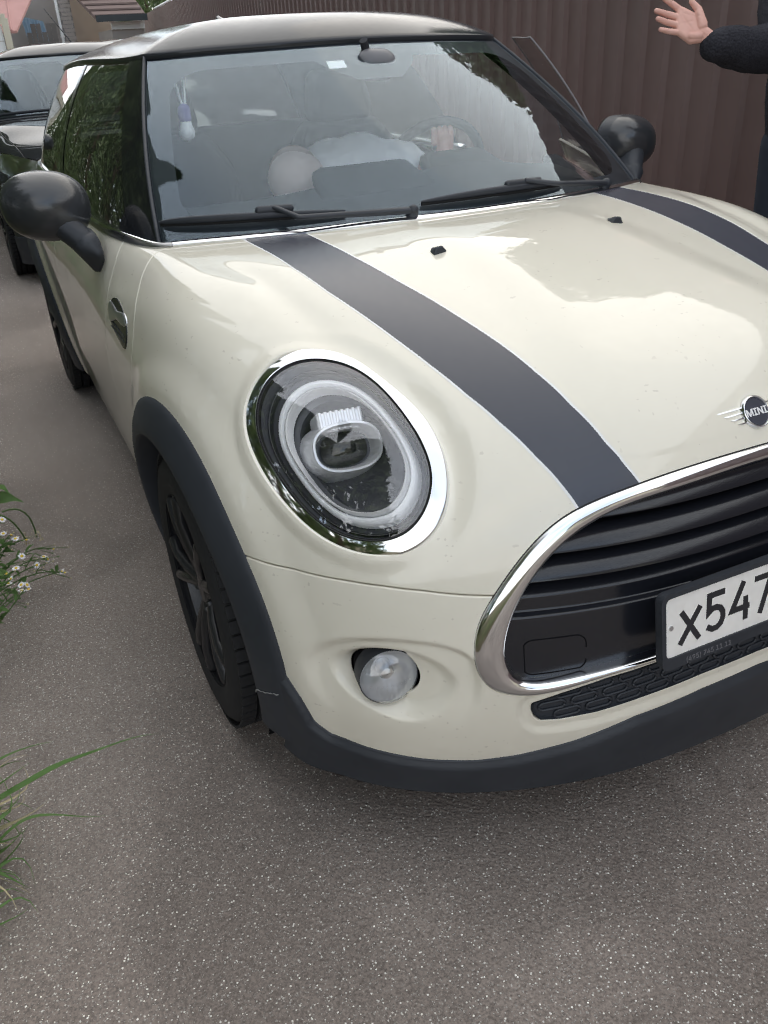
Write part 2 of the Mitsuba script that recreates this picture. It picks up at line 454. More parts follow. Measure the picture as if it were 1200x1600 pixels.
HOODGAP = np.array([[.50,-.345],[.691,-.342],[.722,-.333],[.758,-.316],[.802,-.308],[.840,-.321],[.872,-.353],[.901,-.390],[.925,-.411],[.94,-.428],[.99,-.46]])
DOORGAP = np.array([[.10,-.70],[.60,-.712],[.671,-.702],[.733,-.658],[.797,-.625],[.851,-.616],[.896,-.614],[.938,-.633],[.99,-.66]])
FOG_EGG = np.array([[-.719,.400],[-.717,.419],[-.704,.441],[-.687,.452],[-.658,.459],[-.623,.461],[-.599,.459],[-.576,.447],[-.559,.429],[-.552,.407],[-.554,.387],[-.567,.363],[-.586,.341],[-.610,.330],[-.632,.326],[-.654,.333],[-.675,.344],[-.695,.352],[-.712,.372]])
FOG_BIG = np.array([[-.738,.40],[-.736,.43],[-.719,.461],[-.663,.480],[-.588,.482],[-.525,.468],[-.520,.43],[-.525,.38],[-.545,.32],[-.613,.268],[-.673,.270],[-.716,.294],[-.735,.34]])


def smooth_loop(P, n, s=.00002):
    P = np.asarray(P, float)
    tck, _ = splprep(np.vstack([P, P[:1]]).T, s=s, per=True)
    return np.array(splev(np.linspace(0, 1, n, endpoint=False), tck)).T


RO, RI = smooth_loop(RING_O, 160), smooth_loop(RING_I, 160)
LC = RO.mean(0)
_n = unit(np.linalg.svd(RO - LC)[2][2])
LN = _n if _n[0] > 0 else -_n
LU = unit(np.cross([0, 0, 1], LN))           # across, towards the car's middle (+y)
LV = np.cross(LN, LU)


def lamp_uv(p):
    q = np.asarray(p) - LC
    return q @ LU, q @ LV


def by_angle(loop, n=160):
    u, v = lamp_uv(loop)
    a = np.unwrap(np.arctan2(v, u))
    if a[-1] < a[0]:
        loop, a = loop[::-1], a[::-1]
    th = np.linspace(-np.pi, np.pi, n, endpoint=False)
    a0 = np.concatenate([a - 2 * np.pi, a, a + 2 * np.pi])
    l0 = np.concatenate([loop] * 3)
    o = np.argsort(a0)
    return np.stack([np.interp(th, a0[o], l0[o, k]) for k in range(3)], 1)


RO, RI = by_angle(RO), by_angle(RI)
RI = RI.mean(0) + (RI - RI.mean(0)) * .975
POLY_LAMP = sg.Polygon(np.stack(lamp_uv(RO), 1)).buffer(-.0015)
GO_H, GI_H = GR_O, GR_I


def mirrored_loop(P):
    return np.concatenate([P, (P[1:-1] * [1, -1, 1])[::-1]])


GO = smooth_loop(mirrored_loop(GR_O), 320, .00004)
GI = smooth_loop(mirrored_loop(GR_I), 320, .00004)
POLY_GO, POLY_GI = sg.Polygon(GO[:, 1:]), sg.Polygon(GI[:, 1:])
_bt, _tp = LOWG[:9], LOWG[9:]
LOW_LOOP = np.concatenate([_bt, (_bt * [-1, 1])[::-1][1:], (_tp * [-1, 1])[::-1], _tp[1:]])
POLY_LOWG = sg.Polygon(LOW_LOOP).buffer(-.006).buffer(.006)
POLY_EGG = sg.Polygon(smooth_loop(FOG_EGG, 90, .00008))
POLY_BIG = sg.Polygon(smooth_loop(FOG_BIG, 90, .0003))

# --- sculpting of the sheet: fender bulges, fog lamp pockets, bonnet dome, rim round the lamps
X, Y, Z = G[..., 0], -np.abs(G[..., 1]), G[..., 2]
D = np.zeros_like(X)
for cx, w in ((0, 1.0), (-2.495, .8)):
    r = np.hypot(X - cx, Z - .305)
    D += w * .012 * (1 - sst(.445, .52, r)) * sst(.60, .72, -Y) * (Z < .95)
front = (X > .40) & (Z < .56)
dB = np.full_like(X, -1.0)
dE = np.full_like(X, -1.0)
dB[front] = sdist(POLY_BIG, Y[front], Z[front])
dE[front] = sdist(POLY_EGG, Y[front], Z[front])
D -= .011 * sst(-.002, .010, dB) * sst(.30, .42, Z)
fogdeep = sst(-.002, .022, dE)
D -= (.012 + .030 * sst(-.56, -.69, Y)) * fogdeep
dL = np.full_like(X, -1.0)
dL[front] = sdist(POLY_LOWG.buffer(.022), Y[front], Z[front])
D -= .006 * sst(-.004, .006, dL)
tree_ring = cKDTree(RO)
near = (X > .05) & (Z > .5)
dist = np.full_like(X, 1.0)
dist[near] = tree_ring.query(np.stack([X[near], Y[near], Z[near]], 1))[0]
inb = sst(-.66, -.50, Y)
D += .007 * (1 - sst(.0, .030, dist)) * (1 - inb) * (dist < .05) - .012 * inb * (1 - sst(.0, .055, dist))
D += .010 * (1 - sst(.15, .27, -Y - .05 * sst(.2, .6, X))) * sst(.72, .50, X) * sst(-.30, .10, X) * (Z > .75)
# soft crease running back from the lamp along the bonnet's shoulder
cre = np.array([[-.20, -.60], [-.041, -.561], [.106, -.546], [.203, -.533], [.272, -.517]])
yc = np.interp(X, cre[:, 0], cre[:, 1])
D -= .008 * np.exp(-((Y - yc + .035) / .034) ** 2) * sst(-.30, -.05, X) * sst(.30, .18, X) * (Z > .8)
G = G + N * D[..., None]
N = grid_normals(G)
if N[440, 60, 0] < 0:
    N = -N


# --- cutting panels out of the sheet
def grid_faces(ns, nt):
    i, j = np.meshgrid(np.arange(ns - 1), np.arange(nt - 1), indexing='ij')
    a, b, c, d = i * nt + j, (i + 1) * nt + j, (i + 1) * nt + j + 1, i * nt + j + 1
    return np.concatenate([np.stack([a, b, c], -1).reshape(-1, 3), np.stack([a, c, d], -1).reshape(-1, 3)])


def compact(V, F):
    u, inv = np.unique(F, return_inverse=True)
    return V[u], inv.reshape(-1, 3)


def clip(V, F, k):
    """keeps where column k of V is positive"""
    g = V[:, k]
    m = (g > 0)[F]
    c = m.sum(1)
    keep = F[c == 3]
    out, newv = [keep], []
    mixed = F[(c == 1) | (c == 2)]
    if len(mixed):
        mm = (g > 0)[mixed]
        lone = np.where(mm.sum(1) == 1, mm.argmax(1), (~mm).argmax(1))
        r = np.stack([mixed[np.arange(len(mixed)), (lone + q) % 3] for q in range(3)], 1)
        e = np.concatenate([np.sort(r[:, [0, 1]], 1), np.sort(r[:, [0, 2]], 1)])
        ue, inv = np.unique(e, axis=0, return_inverse=True)
        ga, gb = g[ue[:, 0]], g[ue[:, 1]]
        t = np.clip(ga / (ga - gb + 1e-20), .0, 1)[:, None]
        newv = V[ue[:, 0]] * (1 - t) + V[ue[:, 1]] * t
        newv[:, k] = 0
        inv = inv.ravel() + len(V)
        ab, ac = inv[:len(r)], inv[len(r):]
        one = mm.sum(1) == 1
        out.append(np.stack([r[one, 0], ab[one], ac[one]], 1))
        two = ~one
        out.append(np.stack([ab[two], r[two, 1], r[two, 2]], 1))
        out.append(np.stack([ab[two], r[two, 2], ac[two]], 1))
        V = np.vstack([V, newv])
    F = np.concatenate(out)
    if not len(F):
        return V[:0], F
    return compact(V, F)


def border(F):
    e = np.concatenate([F[:, [0, 1]], F[:, [1, 2]], F[:, [2, 0]]])
    s = np.sort(e, 1)
    _, inv, cnt = np.unique(s, axis=0, return_inverse=True, return_counts=True)
    return e[cnt[inv.ravel()] == 1]


def skirt(V, F, depth, r=.0026):
    """the turned-in edge of a panel: a small rounded corner and a flange"""
    e = border(F)
    a, b = V[e[:, 0]], V[e[:, 1]]
    mid_t = b[:, :3] - a[:, :3]
    rows = []
    out = np.cross(mid_t, a[:, 3:6])
    ids, inv = np.unique(e, return_inverse=True)
    inv = inv.reshape(-1, 2)
    o = np.zeros((len(ids), 3))
    for q in (0, 1):
        np.add.at(o, inv[:, q], out)
    o /= np.linalg.norm(o, axis=1, keepdims=True) + 1e-12
    p, n = V[ids, :3], V[ids, 3:6]
    levels = [p, p + o * r * .6 - n * r * .25, p + o * r - n * r, p + o * r - n * depth]
    L = len(ids)
    vv = np.vstack(levels)
    ff = []
    for q in range(3):
        ff.append(np.stack([inv[:, 0] + q * L, inv[:, 0] + (q + 1) * L, inv[:, 1] + (q + 1) * L, inv[:, 1] + q * L], 1))
    return TM(vv, np.concatenate(ff))


def base_sheet(Gr, Nr, sel=None, cols=()):
    ns, nt = Gr.shape[:2]
    V = np.concatenate([Gr.reshape(-1, 3), Nr.reshape(-1, 3)] + [np.asarray(c).reshape(-1, 1) for c in cols], 1)
    F = grid_faces(ns, nt)
    # make the winding follow the normals
    a, b, c = (V[F[:200, q], :3] for q in range(3))
    if (np.cross(b - a, c - a) * V[F[:200, 0], 3:6]).sum() < 0:
        F = F[:, ::-1]
    if sel is not None:
        F = F[sel.reshape(-1)[F].all(1)]
    return compact(V, F)


def panel(sel, fields, depth=.014, lift=0.0, sheet=None):
    Gr, Nr = sheet if sheet is not None else (G, N)
    V, F = base_sheet(Gr, Nr, sel, fields)
    for k in range(len(fields)):
        V, F = clip(V, F, 6 + k)
        if not len(F):
            return None
    if lift:
        V = V.copy()
        V[:, :3] += V[:, 3:6] * lift
    m = TM(V[:, :3], F)
    return cat(m, skirt(V, F, depth)) if depth else m


X, Y, Z = G[..., 0], -np.abs(G[..., 1]), G[..., 2]
AY = -Y
zgap = np.interp(AY, GAP[:, 0], GAP[:, 1])
zlip = np.interp(AY, LIP[:, 0], LIP[:, 1])
xhood = np.interp(Z, HOODGAP[:, 0], HOODGAP[:, 1])
xdoor = np.interp(Z, DOORGAP[:, 0], DOORGAP[:, 1])
yo, yi = np.interp(X, STRIPE_O[:, 0], STRIPE_O[:, 1]), np.interp(X, STRIPE_I[:, 0], STRIPE_I[:, 1])
ARCH_R = .425
rF, rR = np.hypot(X, Z - .305), np.hypot(X + 2.495, Z - .305)
BIGV = 1.0
gA = np.where((AY > .45) & (np.abs(X) < .60), rF - ARCH_R, BIGV)
gR = np.where((AY > .45) & (np.abs(X + 2.495) < .60), rR - ARCH_R, BIGV)
lampsel = (X > .0) & (Z > .52) & (AY > .4)
gLamp = np.full_like(X, BIGV)
u_, v_ = lamp_uv(np.stack([X[lampsel], Y[lampsel], Z[lampsel]], 1))
gLamp[lampsel] = -sdist(POLY_LAMP, u_, v_)
fsel = (X > .45) & (Z < .80)
gGr = np.full_like(X, BIGV)
gGr[fsel] = -sdist(POLY_GO.buffer(-.003), G[..., 1][fsel], Z[fsel])
gLow = np.full_like(X, BIGV)
gLow[fsel] = -sdist(POLY_LOWG.buffer(.0022), G[..., 1][fsel], Z[fsel])
# fog lamp hole: a disc in the outer part of the pocket
FOGC = np.array([.578, -.638, .400])
FOGN = unit([.95, -.16, .10])
fv = np.stack([X - FOGC[0], Y - FOGC[1], Z - FOGC[2]], -1)
fd = np.linalg.norm(fv - (fv @ FOGN)[..., None] * FOGN, axis=-1)
gFog = np.where((X > .42) & (Z < .52) & (AY > .5), fd - .0510, BIGV)

car = thing('parked_car')
say(car, 'cream hatchback with black roof, dark bonnet stripes and its driver door ajar', 'car')
GAPW = .0032
put(car + '__bonnet', panel(X > -.62, [Z - zgap - GAPW, X - xhood - GAPW, gA, gLamp, gGr], .016), 'm_paint', True)
put(car + '__front_bumper', panel((X > .2) & (Z < .65), [zgap - Z - GAPW, Z - zlip, gA, gGr, gLow, gFog, AY * 0 + X - .25], .016), 'm_paint', True)
for sgn in (-1, 1):
    side = G[..., 1] * sgn > .05
    put(car + '__side_scuttle', panel(side & (X < .3) & (X > -.95), [xhood - X - GAPW, X - xdoor - GAPW, gA], .012), 'm_paint', True)
    put(car + '__rear_quarter', panel(side & (X < -1.4), [-1.655 - X - GAPW, gR, Z - .19], .012), 'm_paint', True)
gDoor = [xdoor - X - GAPW, X + 1.655 - GAPW, Z - .205]
right = G[..., 1] < -.05
put(car + '__door', panel(right & (X < -.4) & (X > -1.9), gDoor, .012), 'm_paint', True)
door_left_skin = panel((~right) & (X < -.4) & (X > -1.9), gDoor, .012)
# inner hull that closes the gaps behind the panels
Gc, SPc = body_grid(241, 81)
Nc = grid_normals(Gc)
if Nc[120, 20, 0] < 0:
    Nc = -Nc
Xc, Yc, Zc = Gc[..., 0], -np.abs(Gc[..., 1]), Gc[..., 2]
hull = [np.where((-Yc > .4) & (np.abs(Xc) < .6), np.hypot(Xc, Zc - .305) - .40, 1.0), np.where((-Yc > .4), np.hypot(Xc + 2.495, Zc - .305) - .40, 1.0)]
q = np.full_like(Xc, 1.0); ms = (Xc > 0) & (Zc > .5)
q[ms] = -sdist(POLY_LAMP.buffer(.005), *lamp_uv(np.stack([Xc[ms], Yc[ms], Zc[ms]], 1))); hull.append(q)
q = np.full_like(Xc, 1.0); ms = (Xc > .45) & (Zc < .8)
q[ms] = -sdist(POLY_GO.buffer(.012), Gc[..., 1][ms], Zc[ms]); hull.append(q)
q = np.full_like(Xc, 1.0); q[ms] = -sdist(POLY_LOWG.buffer(.02), Gc[..., 1][ms], Zc[ms]); hull.append(q)
q = np.where((Xc > .4) & (Zc < .56) & (-Yc > .5), -sdist(POLY_BIG.buffer(.03), Yc, Zc), 1.0); hull.append(q)
leftdoor = (Gc[..., 1] > .05) & (Xc < -.62) & (Xc > -1.66)
put(car + '__inner_shell', panel(~leftdoor & (Zc > .15), hull, 0, -.022, (Gc, Nc)), 'm_void', True)
# bonnet stripes with their pale edges
for sgn in (-1, 1):
    side = (G[..., 1] * sgn > .05) & (X > -.45) & (X < .78) & (Z > .6)
    k = put(car + '__bonnet__stripe', panel(side, [Y - yo, yi - Y, gGr, Z - .60, X + .34 + .0 * X], 0, .0006), 'm_stripe', True)
    put(car + '__bonnet__stripe_edge', panel(side, [yo - Y, Y - yo + .0036, gGr], 0, .0005), 'm_pin', True)
    put(car + '__bonnet__stripe_edge', panel(side, [Y - yi, yi + .0036 - Y, gGr], 0, .0005), 'm_pin', True)
# front lip: the sheet below the white bumper, pushed out, in black plastic
V, F = base_sheet(G, N, (X > .05) & (Z < .5), [zlip - Z, gA + .02, X - .30])
for k in (6, 7, 8):
    V, F = clip(V, F, k)
V[:, :3] += V[:, 3:6] * (.003 + .008 * sst(0.0, .012, V[:, 6]))[:, None]
put(car + '__front_lip', cat(TM(V[:, :3], F), skirt(V, F, .05, .004)), 'm_plastic', True)

# body height field at the sides: y of the sheet at (x, z)
_m = (G[..., 1] < -.35) & (Z > .12) & (Z < .95)
from scipy.interpolate import LinearNDInterpolator
_sub = _m & ((np.arange(G.shape[0]) % 3 == 0)[:, None]) & ((np.arange(G.shape[1]) % 2 == 0)[None])
side_y = LinearNDInterpolator(np.stack([X[_sub], Z[_sub]], 1)[(AY[_sub] > .62)], AY[_sub][(AY[_sub] > .62)])
# black arch trims, with an inner liner and the wheels
def arch(cx, sgn, front):
    th = np.radians(np.linspace(-18, 200, 110) if front else np.linspace(-16, 196, 100))   # from the front foot over the top to the rear foot
    prof = [(.432, -.006), (.430, .0035), (.420, .010), (.405, .017), (.380, .024), (.366, .026), (.357, .024), (.353, .016), (.352, -.03), (.353, -.07)]
    rows = []
    for a in th:
        row = []
        for r, o in prof:
            x, z = cx + r * math.cos(a), .305 + r * math.sin(a)
            rr = .428
            y = float(side_y(min(cx + rr * math.cos(a), .41), max(.305 + rr * math.sin(a), .20)))
            yb = float(side_y(min(x, .40), max(z, .2))) if r > .36 else float('nan')
            y2 = float(side_y(min(cx + .366 * math.cos(a), .40), max(.305 + .366 * math.sin(a), .2)))
            w = (.428 - r) / .07
            yy = y * (1 - min(max(w, 0), 1)) + y2 * min(max(w, 0), 1)
            row.append((x, sgn * (yy + o), z))
        rows.append(row)
    A = np.array(rows)
    A[:, :, 1] = np.where(np.isnan(A[:, :, 1]), sgn * .80, A[:, :, 1])
    k = np.ones(9) / 9
    for c in range(A.shape[1]):
        y = np.pad(A[:, c, 1], 4, mode='edge')
        A[:, c, 1] = np.convolve(y, k, 'valid')
    return loft(A), A
for cx in (0, -2.495):
    for sgn in (-1, 1):
        am, A = arch(cx, sgn, cx == 0)
        tk = put(car + '__arch_trim', am, 'm_plastic', 40)
        if cx == 0 and sgn < 0:                                   # a pale scuff across the trim ahead of the wheel
            sc = np.array([A[7, 6], A[8, 5], A[8, 4] * .7 + A[9, 4] * .3, A[9, 3], A[9, 2] * .6 + A[10, 2] * .4])
            sc = make_interp_spline(np.linspace(0, 1, 5), sc, k=2)(np.linspace(0, 1, 24)) + [.0012, -.0008, 0]
            put(tk + '__scuff', tube(sc + np.random.default_rng(3).normal(size=(24, 3)) * .0005, .0010 * np.random.default_rng(4).uniform(.35, 1.3, 24), 5), 'm_emboss_pale', True)
        th = np.radians(np.linspace(-25, 205, 40))
        L = np.array([[(cx + .372 * math.cos(a), sgn * y, .305 + .372 * math.sin(a)) for y in (.80, .62, .42)] + [(cx, sgn * .42, .305)] for a in th])
        put(car + '__wheel_housing', loft(L), 'm_void', 40)
put(car + '__underbody', box(-1.2, 0, .22, 3.5, 1.30, .10), 'm_void', False)


def wheel_meshes():
    w, R = .195, .308
    h = w / 2
    prof = [(.215, -h + .004), (.235, -h - .004), (.262, -h - .006), (.285, -h), (.299, -h + .012), (.3055, -h + .026)]
    tread = []
    for y0 in (-.058, -.022, .022, .058):
        tread += [(R - .0005, y0 - .0045), (R - .009, y0 - .0035), (R - .009, y0 + .0035), (R - .0005, y0 + .0045)]
    prof += tread + [(r, -y) for r, y in prof[::-1]]
    tyre = lathe(prof, 120)
    blocks = []
    for k in range(64):                                            # cross cuts of the outer tread ribs
        a = 2 * math.pi * k / 64
        for y0, yw in ((-.077, .030), (-.040, .026), (.0, .032), (.040, .026), (.077, .030)):
            b = box(0, y0, R + .0005, .0245, yw, .006)
            b.apply_transform(trimesh.transformations.rotation_matrix(a + .02 * math.sin(y0 * 40), (0, 1, 0)))
            blocks.append(b)
    barrel = lathe([(.216, -h), (.219, -h + .010), (.208, -h + .016), (.200, -h + .045), (.195, 0), (.20, h)], 72)
    back = lathe([(.19, .01), (.05, .012), (.001, .012)], 40)
    rim = [barrel, back]
    spokes = []
    for k in range(5):
        for da in (-.21, .21):
            a = 2 * math.pi * k / 5 + da
            pts = [(.045, -.066), (.10, -.082), (.16, -.090), (.207, -.086)]
            P0 = [np.array([r * math.cos(a - da * (.55 - .55 * (r - .045) / .16)), y, r * math.sin(a - da * (.55 - .55 * (r - .045) / .16))]) for r, y in pts]
            spokes.append(man(chain(P0, [.017, .014, .0135, .016], 10)))
    hub = lathe([(.001, -.082), (.030, -.082), (.034, -.078), (.062, -.070), (.072, -.055), (.072, .0)], 40)
    bolts = [man(chain([(.052 * math.cos(a), -.078, .052 * math.sin(a)), (.052 * math.cos(a), -.06, .052 * math.sin(a))], [.009, .009], 8)) for a in np.arange(5) * 2 * math.pi / 5 + .3]
    return tyre, cat(*blocks), cat(*rim), spokes, hub, cat(*bolts)


WH = wheel_meshes()


def wheel(owner, x, y, sgn, spin=0.0, steer=0.0):
    """sgn -1: outer face towards -y"""
    M = np.eye(4)
    M = trimesh.transformations.rotation_matrix(spin, (0, 1, 0))
    if sgn > 0:
        M = np.diag([1, -1, 1, 1]) @ M
    M = trimesh.transformations.rotation_matrix(steer, (0, 0, 1)) @ M
    M = trimesh.transformations.translation_matrix((x, y, .305)) @ M
    w = key_of(owner + '__wheel')
    def go(m):
        m = m.copy(); m.apply_transform(M); return m
    scene[w] = mikit.ply(go(WH[2]), 'm_rim', smooth=35)
    scene[w + '__tyre'] = mikit.ply(go(cat(WH[0], WH[1])), 'm_rubber', smooth=30)
    for i, s in enumerate(WH[3]):
        scene[w + '__spoke' + (f'_{i:03d}' if i else '')] = mikit.ply(go(s), 'm_rim', smooth=40)
    scene[w + '__hub'] = mikit.ply(go(cat(WH[4], WH[5])), 'm_rim', smooth=35)


for x in (0, -2.495):
    wheel(car, x, -.742, -1, .5 + x, 0.0)
    wheel(car, x, .742, 1, .9 + x)

# ------------------------------------------------------------------ grille
_fs = (X > .55) & (Z > .25) & (Z < .78) & (AY < .60)
_a, _z = G[..., 1][_fs] / .5, (Z[_fs] - .5) / .25
_B = lambda a, z: np.stack([a ** (2 * i) * z ** j for i in range(6) for j in range(9)], -1)
# the nose without the pockets
_lsq = np.linalg.lstsq(_B(_a, _z), (G - N * D[..., None])[..., 0][_fs], rcond=None)
_co = _lsq[0]
def nose_x(y, z):
    return _B(np.asarray(y) / .5, (np.asarray(z) - .5) / .25) @ _co
def nose_n(y, z):
    e = 1e-3
    n = np.stack([np.ones_like(y), -(nose_x(y + e, z) - nose_x(y - e, z)) / (2 * e), -(nose_x(y, z + e) - nose_x(y, z - e)) / (2 * e)], -1)
    return n / np.linalg.norm(n, axis=-1, keepdims=True)


def loop_match(A, B):
    """B resampled so that its i-th point faces A's i-th point"""
    ca = A.mean(0)
    aa = np.arctan2(A[:, 2] - ca[2], A[:, 1] - ca[1])
    t = cKDTree(B)
    out = B[t.query(A)[1]]
    k = np.ones(9) / 9
    return np.stack([np.convolve(np.r_[out[-4:, c], out[:, c], out[:4, c]], k, 'valid') for c in range(3)], 1)


GIm = smooth_loop(mirrored_loop(GR_I), 1400, .00004)
GIm = loop_match(GO, GIm)
rows = []
gn = nose_n(GO[:, 1], GO[:, 2])
for w, h in ((-.06, -.016), (-.06, .001), (0, .0045), (.18, .0085), (.5, .0105), (.8, .0085), (.97, .004), (1.0, -.002), (1.0, -.018)):
    rows.append(GO * (1 - w) + GIm * w + gn * h)
put(car + '__grille_surround', loft(np.array(rows).transpose(1, 0, 2), closed_u=True), 'm_chrome', 50)
# the black gap round the surround
put(car + '__grille_surround__seal', tube(GO + gn * -.001, .0035, 8, True), 'm_rubber', True)

ny, nz = 300, 0
def nose_sheet(y0, y1, z0, z1, n1, n2, depth):
    yy, zz = np.meshgrid(np.linspace(y0, y1, n1), np.linspace(z0, z1, n2), indexing='ij')
    n = nose_n(yy, zz)
    d = depth(yy, zz, (zz - z0) / (z1 - z0))
    P = np.stack([nose_x(yy, zz), yy, zz], -1) + n * d[..., None]
    nn = np.cross(np.gradient(P, axis=0), np.gradient(P, axis=1))
    nn /= np.linalg.norm(nn, axis=2, keepdims=True)
    if nn[n1 // 2, n2 // 2, 0] < 0:
        nn = -nn
    return P, nn


def nose_part(y0, y1, z0, z1, n1, n2, depth, inside, flange=.03, extra=None):
    P, nn = nose_sheet(y0, y1, z0, z1, n1, n2, depth)
    cols = [sdist(inside, P[..., 1], P[..., 2])]
    if extra is not None:
        cols += extra(P)
    V, F = base_sheet(P, nn, None, cols)
    for k in range(len(cols)):
        V, F = clip(V, F, 6 + k)
    m = TM(V[:, :3], F)
    return cat(m, skirt(V, F, flange, .0012)) if flange else m


inside = POLY_GI.buffer(.006)
gk = car + '__grille'
put(gk, nose_part(-.5, .5, .40, .715, 160, 60, lambda y, z, t: -.062 + 0 * y, inside, 0), 'm_void', True)
prof = lambda y, z, t: -.046 + .040 * np.sin(np.clip(1 - t, 0, 1) * np.pi * .5) ** .8 * (1 - .9 * sst(.16, 0, t)) - .010 * sst(.20, 0, t)
for z0, z1 in ((.668, .716), (.622, .664), (.579, .618)):
    put(gk + '__slat', nose_part(-.5, .5, z0, z1, 260, 26, lambda y, z, t: -.050 + .041 * np.sqrt(np.clip(1 - ((t - .12) / .88).clip(0) ** 1.6, 0, 1)) * np.sqrt(np.clip(t / .12, 0, 1)), inside, .03), 'm_slat', True)
put(gk + '__bumper_beam', nose_part(-.5, .5, .405, .574, 260, 90, lambda y, z, t: -.046 + .034 * np.sqrt(np.clip((1 - t) / .12, 0, 1)) * (1 - .0 * t) - .012 * sst(.70, .74, t) - .002 * sst(.02, 0, t), inside, .02), 'm_slat', True)
tow = sg.box(-.455, .415, -.352, .482).buffer(-.018).buffer(.018)
tq = np.array(tow.exterior.coords)[::1]
tq = np.stack([np.interp(np.linspace(0, 1, 90, endpoint=False), np.linspace(0, 1, len(tq)), tq[:, k]) for k in (0, 1)], 1)
tn = nose_n(tq[:, 0], tq[:, 1])
tp = np.stack([nose_x(tq[:, 0], tq[:, 1]), tq[:, 0], tq[:, 1]], 1) + tn * -.0117
okk = sdist(POLY_GI, tq[:, 0], tq[:, 1]) > .004
put(gk + '__tow_cover_seam', tube(tp[np.roll(okk, -int(np.argmin(okk)))] if False else tp[okk & (tq[:, 0] > -.452)], .0011, 5), 'm_void', True)

# lower grille: a recessed plate with rows of long cells
lg = POLY_LOWG.buffer(.004)
lk = car + '__lower_grille'
put(lk, nose_part(-.46, .46, .29, .43, 200, 40, lambda y, z, t: -.0115 + 0 * y, lg, 0), 'm_plastic', True)
rim2 = np.array(POLY_LOWG.buffer(-.0015).exterior.coords)[:-1]
rim2 = np.stack([np.interp(np.linspace(0, len(rim2), 400, endpoint=False), np.arange(len(rim2) + 1), np.r_[rim2[:, k], rim2[0, k]]) for k in (0, 1)], 1)
rn = nose_n(rim2[:, 0], rim2[:, 1])
rp = np.stack([nose_x(rim2[:, 0], rim2[:, 1]), rim2[:, 0], rim2[:, 1]], 1)
put(lk + '__rim', loft(np.stack([rp + rn * -.0045, rp + rn * -.0060, rp + rn * -.016], 1), closed_u=True), 'm_plastic', 40)
mid = lambda y: np.interp(abs(y), [0, .12, .23, .33, .40, .44], [.3745, .373, .3655, .354, .345, .342])
for row, dz in enumerate((-.0225, 0, .0225)):
    for k in range(-9, 10):
        yc = (k + .5 * (row % 2)) * .054
        if abs(yc) > .435:
            continue
        zc = mid(yc) + dz
        sl = (mid(yc + .01) - mid(yc - .01)) / .02
        w, h = .0215, .0082
        a = np.linspace(0, 2 * np.pi, 26, endpoint=False)
        py = np.where(np.cos(a) > 0, w - h, -(w - h)) * (np.abs(np.cos(a)) > 1e-9) + h * np.cos(a)
        pz = h * np.sin(a)
        yy = yc + py
        zz = zc + pz + sl * py
        if sdist(POLY_LOWG, yy, zz).min() < .0005:
            if sdist(POLY_LOWG, [yc], [zc])[0] < -.002:
                continue
            keep = sdist(POLY_LOWG, yy, zz) > -.001
            if keep.sum() < 8:
                continue
            i0 = int(np.argmin(keep))
            yy, zz, keep = np.roll(yy, -i0), np.roll(zz, -i0), np.roll(keep, -i0)
            yy, zz, cl = yy[keep], zz[keep], False
        else:
            cl = True
        n = nose_n(yy, zz)
        put(lk + '__cell', tube(np.stack([nose_x(yy, zz), yy, zz], 1) + n * -.0095, .0026, 6, cl), 'm_plastic', True)

